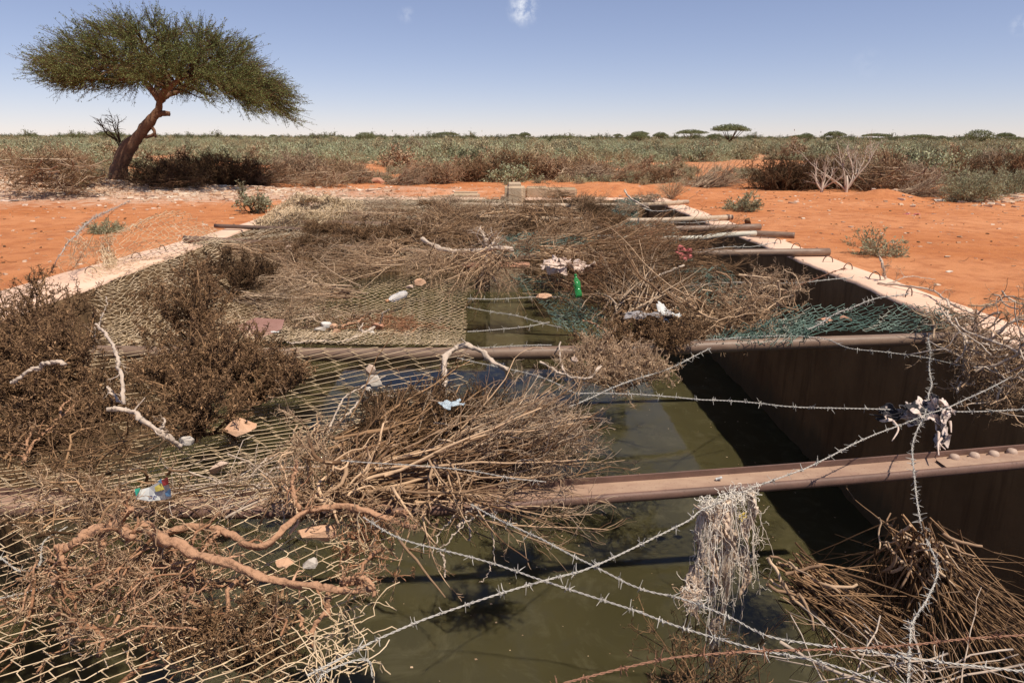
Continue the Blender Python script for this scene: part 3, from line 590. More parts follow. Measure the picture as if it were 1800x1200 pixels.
barbed([(1200, 502), (1290, 498), (1400, 496), (1490, 488), (1500, 486)], .08, 'barbed wire from the torn green netting to the right coping', sc=1.6, gap=.12)
barbed([(1376, 516), (1420, 496), (1470, 476), (1488, 470)], .08, 'short rusty barbed wire reaching up to a hook of the right coping', mt='wire_rust', sc=1.6, gap=.12)
barbed([(1215, 441), (1270, 436), (1330, 431), (1368, 426)], .08, 'barbed wire just behind the pipe with the red rag', sc=2, gap=.16)
barbed([(1130, 366), (1150, 372), (1190, 368), (1215, 366)], .06, 'farthest barbed wire, below the farthest beige pipe', sc=2.6, gap=.3)
barbed([(1135, 385), (1180, 391), (1230, 390), (1262, 386)], .04, 'barbed wire just under the collared beige pipe', sc=2.4, gap=.25)
barbed([(88, 478, .0), (110, 440, .25), (135, 411, .35), (165, 383, .25), (200, 367, .0), (228, 354, -.03)], 0, 'barbed wire looping off the left coping onto the red soil', sc=2, gap=.14)
barbed([(-30, 962), (10, 985), (35, 1000), (70, 990), (80, 950), (120, 925)], .06, 'loose grey barbed wire lying on the near left netting')
barbed([(560, 1210), (580, 1180), (640, 1160), (650, 1190)], .06, 'frayed wire end at the bottom edge of the near netting')
barbed([(-20, 1050), (60, 1030), (130, 1010), (190, 1000)], .05, 'thin grey barbed wire under the knotted branch at the left edge')
barbed([(600, 805), (720, 812), (820, 825), (900, 840), (960, 845)], .38, 'barbed wire holding down the front brush pile', sc=.7)

# ================================================================== BRUSH
def sm(n): return norm(rng.normal(size=(n, 3)))
def fan_md(base, d, L, spread=.35, n=40, n2=260, n3=900, r=.006, flat=.5, wig=.07, grav=0., jit=.06, K=9, sub=.3, ang=.45):
    """cut brushwood: stems from one butt end fanning out"""
    base = np.asarray(base, float); d = norm(np.asarray(d, float))
    st = base+rng.normal(size=(n, 3))*jit*[1, 1, .6]; sp = rng.normal(size=(n, 3))*spread; sp[:, 2] *= (1-flat)
    dd = norm(d+sp); P1 = walk(st, dd, L*(.65+.45*rng.random(n)), K, wig, grav); R1 = (r*(.55+.9*rng.random(n)))[:, None]*np.linspace(1, .3, K)[None]
    P2, R2 = kids(P1, R1, n2, L*sub, ang, 6, wig*1.6, grav, .75, .2, .4)
    P3, R3 = kids(P2, R2, int(n3*.8), L*sub*.32, ang*1.5, 4, wig*2.6, 0, .8, .15, .5, rmin=.0017)
    main = tubes(P1, R1, 5, caps=True); tw = MD(); tubes(P2, R2, 3, md=tw); tubes(P3, R3, 3, md=tw); return main, tw
def dome_md(c, rad, n=30, n2=400, n3=4000, r=.008, rt=.0015, Lt=.05, leaf=0, low=.0, wig=.2, K=8, ang=.8, kt=4, base=None, K3wig=.55):
    """rounded thorn bush: stems from its butt to points all through an uneven dome, crooked thorny twiglets on them"""
    c = np.asarray(c, float); rad = np.asarray(rad, float); base = c-[0, 0, rad[2]*.8] if base is None else np.asarray(base, float)
    tg = sm(n)*(.55+.5*rng.random((n, 1))); tg[:, 2] = np.abs(tg[:, 2])*(1-low)-low*.3*rng.random(n); tg = c+tg*rad
    u = np.linspace(0, 1, K)[None, :, None]; mid = (base+tg)/2+rng.normal(size=(n, 3))*rad*.22; bs = base+rng.normal(size=(n, 3))*rad*[.12, .12, .05]
    P1 = bs[:, None]*(1-u)**2+2*mid[:, None]*u*(1-u)+tg[:, None]*u**2; P1 = P1+np.cumsum(rng.normal(size=P1.shape)*.006*wig/.2, 1)
    R1 = (r*(.6+.8*rng.random(n)))[:, None]*np.linspace(1, .35, K)[None]
    mr = float(rad.mean()); P2, R2 = kids(P1, R1, n2, mr*.55, ang, 6, wig, .02, .6, .25, .4)
    P3, R3 = kids(P2, R2, n3, Lt, 1.1, kt, K3wig, .03, .7, .05, .5, Lv=.5, rmin=rt)
    main = tubes(P1, R1, 5, caps=True); tw = MD(); tubes(P2, R2, 3, md=tw); tubes(P3, R3, 3, md=tw)
    if leaf:
        k = rng.integers(0, len(P3), leaf); q = P3[k, -1]*(rng.random((leaf, 1)))+P3[k, 0]*0; q = P3[k, rng.integers(0, kt, leaf)]
        leaves(q, .020, .008, P3[k, -1]-P3[k, 0], 1.0, md=tw)
    return main, tw
def tangle_md(c, rad, n=60, n2=300, n3=600, r=.006, L=.5, wig=.25, K=9, grav=0, ang=.7, flatd=.35):
    c = np.asarray(c, float); rad = np.asarray(rad, float); st = c+sm(n)*rng.random((n, 1))**.5*rad; d = sm(n); d[:, 2] *= flatd
    P1 = walk(st-norm(d)*L*.5, d, L*(.5+rng.random(n)), K, wig, grav); P1[..., 2] = c[2]+np.clip(P1[..., 2]-c[2], -rad[2]*1.1, rad[2]*1.2); R1 = (r*(.4+1.1*rng.random(n)**2))[:, None]*np.linspace(1, .5, K)[None]
    P2, R2 = kids(P1, R1, n2, L*.4, ang, 6, wig, 0, .6, .1, .4); P3, R3 = kids(P2, R2, n3, L*.13, ang*1.3, 4, wig*1.6, 0, .6, .1, .5, rmin=.0017)
    main = tubes(P1, R1, 5, caps=True); tw = MD(); tubes(P2, R2, 3, md=tw); tubes(P3, R3, 3, md=tw); return main, tw
def brush(name, mds, m1, m2, loc, label, cat='brushwood', group=None, extra=()):
    t = thing(name, label, cat, loc, group); place('stems', mds[0], M[m1], t, kind='stuff'); place('twigs', mds[1], M[m2], t, kind='stuff')
    for nm, md, mm in extra: place(nm, md, M[mm], t, kind='stuff')
    return t
G_B = 'heaps of cut brush laid over the tank netting'
# --- near left thorn bushes
def bigbush(cs, label, seedmats=('twig_brown', 'twig_brown'), group='cut thorn bushes on the near left netting'):
    A = MD(); B = MD()
    for (c, rad, n, n2, n3, rt, Lt) in cs:
        a, b = dome_md(c, rad, n, n2, int(n3*1.1), .008, rt*1.2, Lt, leaf=int(n3*.2)); A.merge(a); B.merge(b)
    return brush('thorn_bush', (A, B), *seedmats, loc=cs[0][0]-np.array((0, 0, .3)), label=label, cat='thorn bush', group=group)
def E(px, py, z): return P(px, py, z)
bigbush([(E(70, 640, .28), (.47, .55, .30), 40, 500, 15000, .0017, .034), (E(30, 560, .30), (.5, .5, .35), 30, 300, 8000, .0018, .036), (E(55, 740, .12), (.45, .35, .2), 30, 260, 3500, .0017, .045), (E(140, 720, .12), (.3, .25, .17), 20, 160, 2500, .0017, .04)],
        'huge dense brown thorn bush at the left edge, over the near left corner', ('twig_brown', 'twig_brown'))
bigbush([(E(350, 640, .22), (.44, .45, .26), 34, 420, 13000, .0017, .032), (E(335, 540, .30), (.34, .42, .36), 26, 300, 9000, .0018, .032), (E(450, 665, .15), (.34, .32, .18), 24, 240, 7000, .0017, .032), (E(340, 720, .12), (.32, .28, .18), 22, 200, 5500, .0017, .032)],
        'huge dark brown thorn bush right of the white forked branch', ('twig_brown', 'twig_brown'))
bigbush([(E(410, 480, .18), (.32, .42, .24), 24, 200, 4500, .0024, .045), (E(465, 480, .08), (.22, .3, .18), 18, 150, 2600, .0024, .045)], 'small very dark thorn clump behind the big thorn bush, near the left coping', ('twig_dark', 'twig_dark'))
# loose debris twigs between them
brush('brush_heap', tangle_md(E(110, 790, .06), (.50, .30, .08), 46, 300, 1100, .006, .5), 'twig_brown', 'twig_brown', E(110, 790, 0), 'spiky reddish twigs lying in front of the left thorn bush', group=G_B)
brush('brush_heap', tangle_md(E(545, 560, -.02), (.5, .5, .05), 46, 300, 800, .0065, .6, ang=.5, flatd=.15), 'twig_grey', 'twig_tan', E(560, 560, -.05), 'grey loose twigs on the hexagonal netting around the pale branch', group=G_B)
brush('brush_heap', tangle_md(E(690, 570, -.04), (.40, .26, .03), 44, 240, 900, .0045, .3, flatd=.2), 'twig_orange', 'twig_orange', E(700, 570, -.08), 'rust-orange twig litter near the edge of the hexagonal netting', group=G_B)
brush('brush_heap', fan_md(E(620, 515, -.02), (-1, .25, .0), .9, .25, 26, 130, 380, .006, flat=.85), 'twig_straw', 'twig_straw', E(640, 520, -.05), 'straw-coloured brush fan below the clear bottle, pointing left', group=G_B)
brush('brush_heap', fan_md(E(420, 520, .0), (1, -.2, -.05), .7, .3, 26, 120, 300, .007, flat=.8), 'twig_grey', 'twig_grey', E(420, 520, -.05), 'pale grey curling twigs right of the dark thorn clump', group=G_B)
# --- front centre pile
t = brush('brush_heap', dome_md(E(760, 735, .12), (.44, .36, .17), 46, 420, 8500, .007, .0019, .04, leaf=2500), 'twig_brown', 'twig_dark', E(770, 760, .1), 'dark thorny middle of the front brush pile, under a piece of plastic film', group=G_B)  # dark twig colour paints the deep shade in the pile's core
brush('brush_heap', fan_md(E(770, 838, .05), (1, .42, .12), .70, .28, 110, 700, 2500, .0052, flat=.45, wig=.14, jit=.085, sub=.36, ang=.45), 'twig_tan', 'twig_grey', E(790, 845, .06), 'broom of fine grey-brown twigs fanning right over the open water', group=G_B)
brush('brush_heap', fan_md(E(650, 855, .06), (1, .20, .05), .95, .16, 80, 300, 900, .0066, flat=.5, wig=.11, jit=.07, sub=.3, ang=.4), 'twig_tan', 'twig_tan', E(690, 850, .05), 'long straight stems along the bottom of the front brush pile, above the rail', group=G_B)
brush('brush_heap', fan_md(E(620, 800, .10), (1, .9, .12), .62, .30, 60, 340, 1100, .0062, flat=.5, wig=.1, jit=.09, ang=.5), 'twig_brown', 'twig_brown', E(640, 800, .08), 'brown stems rising to the right behind the front brush pile', group=G_B)
brush('brush_heap', fan_md(E(850, 770, .20), (1, .55, .04), .42, .42, 70, 420, 1700, .0046, flat=.5, wig=.15, jit=.09, ang=.45), 'twig_grey', 'twig_grey', E(880, 760, .1), 'upper right tuft of grey twigs on the front brush pile', group=G_B)
brush('root_clump', tangle_md(E(590, 845, .14), (.22, .22, .14), 70, 320, 1300, .0075, .30, wig=.35, flatd=.9), 'twig_tan', 'twig_tan', E(590, 850, .03), 'clump of knotted pale roots at the left end of the front brush pile', group=G_B)
brush('brush_heap', fan_md(E(760, 860, .10), (.1, -1, -.35), .34, .45, 26, 60, 140, .0055, flat=.2, wig=.12, jit=.10), 'twig_tan', 'twig_tan', E(760, 860, .05), 'cut stem ends poking down over the rail from the front brush pile', group=G_B)
brush('brush_heap', fan_md(E(560, 760, .04), (.3, -1, .05), .5, .5, 30, 200, 900, .004, wig=.15), 'twig_straw', 'twig_straw', E(560, 760, 0), 'straw-coloured thin twigs in front of the orange wedge-shaped stone', group=G_B)
# --- right centre piles
brush('thorn_bush', dome_md(E(1080, 645, .10), (.42, .36, .16), 46, 400, 4600, .007, .0022, .055, leaf=1200), 'twig_tan', 'twig_straw', E(1085, 660, .05), 'tan thorn clump hanging over the long pipe beside the open water', 'thorn bush', G_B)
brush('thorn_bush', dome_md(E(1130, 585, .14), (.50, .36, .16), 40, 420, 9000, .006, .0022, .036, leaf=2500), 'twig_dark', 'twig_brown', E(1150, 600, .05), 'dark fine-leaved clump behind the long pipe, below the grey rag', 'thorn bush', G_B)
brush('brush_heap', tangle_md(E(1275, 555, .10), (.45, .45, .12), 60, 380, 1500, .009, .5, wig=.3, flatd=.45), 'twig_tan', 'twig_tan', E(1275, 560, .05), 'tangled tan brush between the dark clump and the bulging green netting', group=G_B)
brush('brush_heap', tangle_md(E(1335, 512, .18), (.35, .35, .14), 40, 260, 1500, .008, .5, wig=.35, flatd=.6), 'twig_straw', 'twig_straw', E(1335, 520, .1), 'straw brush standing up beside the torn green netting', group=G_B)
brush('brush_heap', fan_md(E(1095, 555, .06), (.42, 1, .04), 1.6, .16, 70, 300, 700, .0075, flat=.75, wig=.05, jit=.12, ang=.35, sub=.25), 'twig_grey', 'twig_grey', E(1085, 560, .0), 'sheaf of long pale stems sweeping up towards the red rag', group=G_B)
brush('brush_heap', fan_md(E(1170, 545, .08), (-.3, 1, .04), 1.2, .28, 60, 260, 700, .0075, flat=.75, wig=.09, jit=.14), 'twig_tan', 'twig_brown', E(1180, 545, .0), 'curving brown stems right of the sheaf of long pale stems', group=G_B)
brush('brush_heap', fan_md(E(1040, 480, .10), (.8, -.9, -.02), 1.4, .35, 70, 420, 2000, .0055, flat=.8, wig=.06, jit=.2), 'twig_brown', 'twig_brown', E(1040, 480, .0), 'fine brown brush around the green bottle', group=G_B)
brush('brush_heap', fan_md(E(965, 500, .05), (1, -.3, -.0), .75, .3, 40, 240, 1200, .0045, wig=.1, jit=.12), 'twig_tan', 'twig_orange', E(960, 500, .0), 'reddish twigs by the orange stone at the edge of the water strip', group=G_B)
# --- right edge brush
brush('brush_heap', tangle_md(E(1765, 615, .28), (.30, .30, .26), 55, 330, 1500, .008, .45, wig=.35, flatd=.9), 'bark_pale', 'twig_tan', E(1765, 640, .05), 'pale thorny branches piled at the right edge, at the pipe end', group=G_B)
brush('brush_heap', tangle_md(E(1745, 670, .05), (.22, .2, .16), 40, 240, 900, .006, .35, wig=.35, flatd=1), 'twig_tan', 'twig_tan', E(1745, 680, .0), 'brown twigs dangling below the right edge branches', group=G_B)
brush('brush_heap', tangle_md(E(1690, 575, .18), (.14, .18, .14), 26, 130, 400, .006, .4, wig=.3, flatd=1), 'twig_grey', 'twig_tan', E(1690, 580, .1), 'thin grey twigs sticking up at the end of the long pipe', group=G_B)
# --- tied bundles bottom right, hanging from the wire over the shaded water
def bundle(base, d, L, n, label, loc, r=.0036, spread=.2, grav=-.05, thick=True):
    base = np.asarray(base, float); st = base+rng.normal(size=(n, 3))*.045; dd = norm(norm(np.asarray(d, float))+rng.normal(size=(n, 3))*spread)
    P1 = walk(st, dd, L*(.5+.6*rng.random(n)), 10, .045, grav); R1 = (r*(.45+.8*rng.random(n)))[:, None]*np.linspace(1, .35, 10)[None]
    P2, R2 = kids(P1, R1, n*2, L*.25, .3, 5, .08, grav, .6, .2, .4); A = tubes(P1, R1, 4, caps=False); B = tubes(P2, R2, 3)
    nb = 26; P3 = walk(base+rng.normal(size=(nb, 3))*[.05, .04, .03]-norm(np.asarray(d, float))*.05, norm(np.asarray(d, float)+rng.normal(size=(nb, 3))*.35), .13, 7, .2); ex = tubes(P3, (.0035+.004*rng.random((nb, 1)))*np.linspace(1, .7, 7), 6, caps=True)
    return brush('brush_bundle', (A, B), 'twig_brown', 'twig_brown', loc, label, 'brush bundle', 'tied bundles of brush hanging at the bottom right', [('butt_ends', ex, 'twig_straw')])
b0 = E(1612, 965, .05); bundle(b0, (.25, .35, -1), .95, 190, 'rust-brown brush bundle hanging from the vertical barbed wire, butts up', b0, spread=.30, grav=-.02)
bundle(b0+[.04, 0, -.02], (.85, -.25, -.9), 1.0, 90, 'brush bundle splaying to the bottom right corner, from the same tie', b0, spread=.2, grav=.0)
b1 = E(1410, 1022, -.05); bundle(b1, (1, -.05, -.62), .52, 190, 'brush bundle pointing left with sunlit cut ends over the dark water', b1, spread=.22, grav=-.03)
b2 = E(1560, 1185, .1); brush('brush_heap', tangle_md(b2, (.20, .05, .03), 20, 50, 60, .0042, .5, wig=.14, flatd=.25), 'bark_pale', 'twig_tan', b2, 'curling pale stems at the bottom edge, right of centre', group=G_B)
b3 = E(1250, 1150, -.15); A, B = fan_md(b3-[0, 0, .25], (.05, -.1, 1), .36, .5, 36, 180, 800, .0030, flat=.1, wig=.18, jit=.09); brush('brush_heap', (A, B), 'twig_dark', 'twig_brown', b3, 'dark spindly shrub tips rising below the frayed sack', group=G_B)
b4 = E(1210, 1110, -.35)
brush('brush_heap', fan_md(b4-[0, 0, .25], (0, .1, 1), .3, .5, 22, 110, 400, .0026, flat=.1, wig=.2, jit=.05), 'twig_dark', 'twig_dark', b4, 'blackish twig tips over the water left of the frayed sack', group=G_B)

# --- heavy gnarled wood
def limb(px, r0, r1, K=60, knob=.16, sides=12, md=None, forks=0, seed=0, tint=.5, jag=.006):
    pts = [P(*q) if len(q) == 3 else P(q[0], q[1], .1) for q in px]; c = resample(pts, K); c = c+np.cumsum(rng.normal(size=c.shape)*.0022, 0)+rng.normal(size=c.shape)*.0012
    u = np.linspace(0, 1, K); r = (r0+(r1-r0)*u)*(1+knob*np.sin(u*31+seed)*np.sin(u*13+seed*2)+knob*.5*rng.normal(size=K)*.6); r = np.maximum(r, min(r0, r1)*.6)
    md = md or MD(); nb = md.n; tubes(c[None], r[None], sides, md=md, tint=[tint], caps=True)
    # lumpy bark
    v = md.v[-3]; sd = np.repeat(c, sides, 0); out = v-sd; a_ = np.tile(np.arange(sides), K)*2*np.pi/sides; l_ = np.repeat(u, sides)*K/4
    w = 1+.16*np.sin(a_*2+l_*1.3+seed)+.13*np.sin(a_*3-l_*2.1+seed*3)+.10*np.sin(a_*5+l_*4.7)+.06*rng.normal(size=len(a_)); v[:] = (sd+out*w[:, None]).astype(np.float32)
    return md, c, r
def side_stubs(c, r, n, L, md, rr=.45, wig=.3, K=7, up=0., tipf=.3, ang=1.0):
    Pn, Rn = kids(c[None], r[None], n, L, ang, K, wig, up, rr, .05, tipf); tubes(Pn, Rn, 6, md=md, caps=True); return Pn, Rn
def gnarl(name, limbs, mt, label, loc, stubs=(0, .1), twigs=(0, .1), group=None, wig=.3, cat='branch', tm=None):
    A = MD(); tw = MD(); any_ = False
    for k, (px, r0, r1) in enumerate(limbs):
        q_ = .80 if mt == 'bark_orange' else .9; _, c, r = limb(px, r0*q_, r1*q_, md=A, seed=k*1.3)
        if stubs[0]:
            Pn, Rn = side_stubs(c, r, max(1, int(stubs[0]*len(c)/60)), stubs[1], A, wig=wig)
            if twigs[0]:
                P2, R2 = kids(Pn, Rn, twigs[0], twigs[1], .9, 5, .4, 0, .55, .2, .5); P3, R3 = kids(P2, R2, twigs[0]*3, twigs[1]*.4, 1., 4, .5, 0, .6, .1, .5, rmin=.0013); tubes(P2, R2, 4, md=tw); tubes(P3, R3, 3, md=tw); any_ = True
    t = thing(name, label, cat, loc, group); place('limb', A, M[mt], t, kind='stuff' if len(limbs) > 4 and mt == 'bark_pale' else None)
    if any_: place('twigs', tw, M[tm or 'twig_tan'], t, kind='stuff')
    return t
gnarl('gnarled_branch', [([(100, 962, .12), (140, 950, .15), (185, 925, .18), (215, 915, .20), (248, 930, .20)], .017, .022), ([(250, 925, .19), (300, 948, .18), (345, 968, .16), (430, 1000, .13), (520, 1022, .10), (600, 1030, .10), (662, 1026, .09)], .023, .011),
    ([(178, 928, .17), (192, 965, .1), (196, 1010, .02), (200, 1055, -.05)], .014, .006), ([(112, 958, .13), (118, 990, .08), (122, 1030, .0)], .012, .009), ([(600, 1020, .1), (655, 1020, .12), (662, 1038, .1)], .012, .007), ([(205, 920, .2), (232, 900, .24), (250, 905, .22)], .016, .010)],
    'bark_orange', 'long knotted orange-brown branch arching over the bottom left netting', E(250, 940, .1), (7, .10), (26, .09), 'gnarled branches weighing down the near netting')
gnarl('gnarled_branch', [([(280, 938, .08), (330, 925, .10), (385, 928, .10), (430, 950, .1), (462, 950, .12), (500, 915, .14), (530, 893, .16), (565, 888, .16), (605, 885, .16), (650, 895, .14), (722, 922, .10)], .015, .013), ([(385, 930, .1), (370, 960, .06), (350, 970, .03)], .010, .008),
    ([(527, 895, .16), (524, 860, .22), (535, 815, .28)], .010, .007), ([(690, 905, .12), (712, 905, .16), (716, 935, .08)], .009, .005)],
    'bark_orange', 'knotted branch running right to the rail behind the long orange one', E(480, 935, .1), (7, .10), (20, .08), 'gnarled branches weighing down the near netting')
gnarl('gnarled_branch', [([(780, 628, .16), (800, 612, .2), (822, 607, .22), (850, 618, .2), (872, 634, .16), (895, 645, .12)], .019, .014), ([(782, 628, .16), (778, 655, .12), (776, 690, .05), (768, 730, .02)], .018, .012)],
    'bark_pale', 'bleached bent root hooked over the long pipe', E(790, 640, .1), (3, .10), (0, 0), 'gnarled branches weighing down the near netting')
gnarl('forked_branch', [([(168, 568, .58), (185, 590, .55), (203, 625, .50), (210, 665, .45), (212, 700, .38), (215, 718, .34)], .007, .009), ([(188, 718, .36), (215, 718, .34), (250, 740, .30), (285, 760, .24), (312, 778, .16)], .010, .013),
    ([(166, 572, .45), (158, 590, .43)], .005, .002), ([(172, 575, .45), (180, 540, .5), (178, 520, .52)], .004, .002), ([(190, 680, .3), (212, 710, .26)], .005, .006), ([(280, 757, .16), (287, 738, .22), (280, 724, .24)], .006, .003)],
    'bark_pale', 'smooth white forked branch between the two big thorn bushes', E(215, 720, .2), (3, .08), (8, .05), tm='twig_grey')
gnarl('dead_branch', [([(20, 672, .38), (45, 655, .42), (75, 640, .46), (108, 637, .48)], .009, .011)], 'bark_pale', 'short thick grey branch lying on the left thorn bush', E(70, 650, .4), (2, .06), (0, 0))
gnarl('dead_branch', [([(40, 812, .05), (62, 770, .10), (95, 740, .15), (112, 705, .2)], .010, .005), ([(42, 812, .05), (55, 765, .12), (54, 740, .15)], .008, .003), ([(95, 740, .15), (125, 715, .18), (142, 698, .2)], .006, .003)], 'bark_orange', 'reddish forked branch standing in front of the left thorn bush', E(60, 790, .05), (6, .12), (16, .08))
gnarl('dead_branch', [([(505, 600, .10), (560, 600, .03), (600, 598, .0), (635, 588, -.02), (655, 575, -.02)], .008, .014), ([(640, 585, 0), (630, 575, 0), (640, 562, .04)], .008, .005)], 'bark_pale', 'pale branch lying on the hexagonal netting just behind the long pipe', E(600, 598, -.02), (3, .08), (10, .06), tm='twig_grey')
gnarl('driftwood_log', [([(742, 419, .3), (760, 430, .25), (790, 440, .2), (840, 442, .2), (870, 438, .22), (896, 441, .18)], .028, .040)], 'bark_pale', 'bleached log lying across the brush in the middle of the tank', E(830, 442, .15), (2, .25), (12, .2), cat='log', tm='twig_grey')
gnarl('driftwood_stump', [([(852, 440, .2), (855, 427, .3), (850, 408, .4)], .03, .012), ([(845, 440, .2), (865, 430, .28), (878, 413, .34)], .022, .01), ([(856, 438, .2), (862, 470, .05), (885, 500, -.05)], .022, .01)], 'bark_pale', 'splayed pale roots of an upturned stump behind the bleached log', E(855, 438, .15), (14, .28), (50, .16), cat='stump', tm='twig_tan')
gnarl('dead_branch', [([(1092, 516, .1), (1130, 500, .16), (1170, 482, .22), (1202, 467, .28)], .013, .010)], 'bark_pale', 'straight pale stick leaning up to the right through the sheaf of stems', E(1110, 510, .1), cat='stick')
gnarl('dead_branch', [([(950, 636, .14), (985, 655, .12), (1012, 668, .10), (1035, 668, .12), (1055, 650, .14)], .007, .009), ([(985, 600, .15), (990, 640, .14), (1000, 665, .1)], .005, .006)], 'bark_pale', 'split pale branch at the left tip of the tan thorn clump', E(1000, 655, .1), (3, .06), (10, .05))
gnarl('dead_branch', [([(1665, 530, .35), (1672, 565, .28), (1690, 590, .22), (1697, 625, .12), (1690, 650, .05)], .007, .009), ([(1668, 560, .3), (1655, 535, .35), (1660, 525, .36)], .005, .003)], 'bark_pale', 'crooked white branch hooked over the right end of the long pipe', E(1690, 590, .15), (4, .08), (10, .06), tm='twig_grey')
gnarl('dead_branch', [([(1745, 600, .3), (1775, 570, .36), (1830, 545, .42)], .009, .010)], 'bark_pale', 'smooth pale branch running off the right edge', E(1775, 570, .3), (3, .1), (8, .06))
gnarl('long_branch', [([(1543, 497, .02), (1600, 505, .04), (1640, 512, .05), (1660, 528, .05), (1685, 545, .04), (1725, 560, .03)], .012, .009), ([(1556, 490, .02), (1552, 465, .18), (1545, 450, .25)], .015, .012), ([(1560, 498, .02), (1600, 488, .08), (1645, 492, .03)], .007, .004)], 'bark_pale', 'long dead branch lying on the soil beside the right coping', E(1600, 505, .02), (4, .15), (20, .1), cat='branch')
gnarl('curved_stick', [([(1098, 335, .5), (1110, 350, .4), (1140, 368, .3)], .02, .012)], 'bark_pale', 'pale curved stick by the small far patch of teal netting', E(1110, 350, .2), cat='stick')
gnarl('white_stick', [([(667, 568, .12), (675, 555, .2), (684, 540, .28)], .004, .005)], 'bark_pale', 'thin white stick standing below the clear bottle', E(670, 565, 0), cat='stick')
gnarl('brown_stick', [([(600, 575, .02), (625, 563, .04), (640, 552, .06)], .012, .010)], 'bark_orange', 'short orange-brown stick beside the white stone on the netting', E(610, 570, 0), cat='stick')
gnarl('brown_stick', [([(1025, 563, .1), (1050, 572, .1), (1075, 583, .1)], .007, .007)], 'bark_orange', 'red-brown stick at the tip of the faded teal netting', E(1050, 572, .05), cat='stick')
gnarl('black_branch', [([(615, 375, .12), (630, 375, .14), (650, 379, .12)], .04, .03)], 'rail_dark', 'short black charred log on the far left netting', E(630, 376, .1), cat='log')
gnarl('dead_branch', [([(630, 690, .05), (660, 698, .08), (715, 702, .14)], .006, .006), ([(598, 740, .02), (622, 715, .05), (632, 692, .06)], .006, .005), ([(575, 760, .02), (605, 700, .05), (680, 660, .12)], .006, .004)], 'bark_pale', 'bent grey stems lying at the upper left of the front brush pile', E(630, 700, .03), (3, .08), (8, .06), tm='twig_grey')
gnarl('dangling_twig', [([(875, 870, .1), (872, 920, -.05), (866, 990, -.2)], .003, .0025), ([(866, 990, -.2), (855, 1015, -.25), (838, 1040, -.3)], .0022, .0012), ([(870, 900, .02), (820, 930, .0), (775, 965, -.05)], .003, .0025), ([(775, 965, -.05), (768, 990, -.1), (771, 1005, -.12)], .0035, .003), ([(800, 905, .03), (780, 935, -.03), (769, 970, -.07)], .003, .002), ([(830, 880, .06), (815, 910, .0), (810, 930, -.03)], .006, .006), ([(828, 888, .05), (829, 925, -.02), (828, 955, -.1)], .003, .0035)], 'bark_pale', 'forked twig dangling over the water below the rail', E(830, 890, .05), cat='twig')
brush('brush_heap', tangle_md(E(210, 890, .08), (.40, .18, .06), 44, 260, 1100, .006, .36, wig=.35), 'twig_brown', 'twig_tan', E(200, 890, .05), 'tangle of tan twigs on the netting around the coloured packet', group=G_B)
brush('brush_heap', tangle_md(E(260, 1040, .0), (.34, .20, .10), 70, 420, 2600, .007, .34, wig=.4, flatd=.7), 'bark_orange', 'twig_tan', E(260, 1040, .0), 'crooked orange twigs hanging below the long knotted branch', group=G_B)
brush('thorn_bush', dome_md(E(420, 1120, -.04), (.24, .16, .13), 30, 260, 3600, .006, .0016, .03, leaf=600), 'twig_dark', 'twig_brown', E(420, 1130, -.1), 'dark dead bush under the knotted branch at the bottom edge', 'thorn bush', G_B)
brush('brush_heap', tangle_md(E(100, 1020, .04), (.22, .16, .05), 26, 150, 700, .005, .3, wig=.4), 'bark_orange', 'twig_tan', E(100, 1020, .0), 'few crooked twigs at the left end of the long knotted branch', group=G_B)
brush('brush_heap', tangle_md(E(430, 850, .06), (.34, .24, .04), 26, 120, 300, .004, .55, wig=.12), 'bark_pale', 'twig_grey', E(430, 850, .0), 'thin pale sticks by the block-shaped stone near the rail', group=G_B)
brush('brush_heap', tangle_md(E(640, 960, .02), (.08, .14, .05), 20, 120, 500, .006, .2, wig=.5, flatd=1), 'bark_orange', 'twig_orange', E(640, 960, 0), 'rusty root knot at the ragged right edge of the near netting', group=G_B)
gnarl('split_stick', [([(600, 1030, .05), (640, 1020, .07), (664, 1030, .07)], .011, .007), ([(525, 1080, .0), (565, 1130, -.05), (560, 1110, .0)], .007, .006), ([(578, 1040, .05), (570, 1075, .02), (550, 1120, -.03)], .010, .008)], 'bark_orange', 'pale broken stick pointing down near the ragged net edge', E(560, 1080, 0), (2, .05))

# ================================================================== BRUSH COVERING THE FAR HALF: shared shapes, one object each
pro = {}
def proto(nm, f):
    a, b = f(); pro[nm] = (a.mesh(nm+'_stems'), b.mesh(nm+'_twigs'))
Z0 = np.zeros(3)
proto('fanA', lambda: fan_md(Z0, (1, 0, .03), 1.4, .36, 42, 330, 1100, .0085, flat=.78, wig=.13, jit=.10))
proto('fanB', lambda: fan_md(Z0, (1, 0, .08), 1.05, .45, 42, 340, 1100, .0085, flat=.6, wig=.18, jit=.12, ang=.55))
proto('fanC', lambda: fan_md(Z0, (1, 0, .01), 1.5, .26, 50, 280, 900, .0078, flat=.82, wig=.10, jit=.10, ang=.35))
proto('domeA', lambda: dome_md((0, 0, .08), (.55, .5, .22), 36, 380, 2600, .010, .0038, .075))
proto('domeB', lambda: dome_md((0, 0, .08), (.6, .45, .20), 40, 380, 1900, .012, .0036, .10))
proto('tangleA', lambda: tangle_md((0, 0, .06), (.65, .6, .10), 54, 340, 900, .0105, .8, wig=.22, flatd=.28))
proto('tangleB', lambda: tangle_md((0, 0, .08), (.6, .6, .13), 46, 320, 900, .012, .7, wig=.34, flatd=.45))
mcache = {}
def colored(me, mt):
    k = (me.name, mt)
    if k not in mcache:
        c = me.copy(); c.materials.append(M[mt]); mcache[k] = c
    return mcache[k]
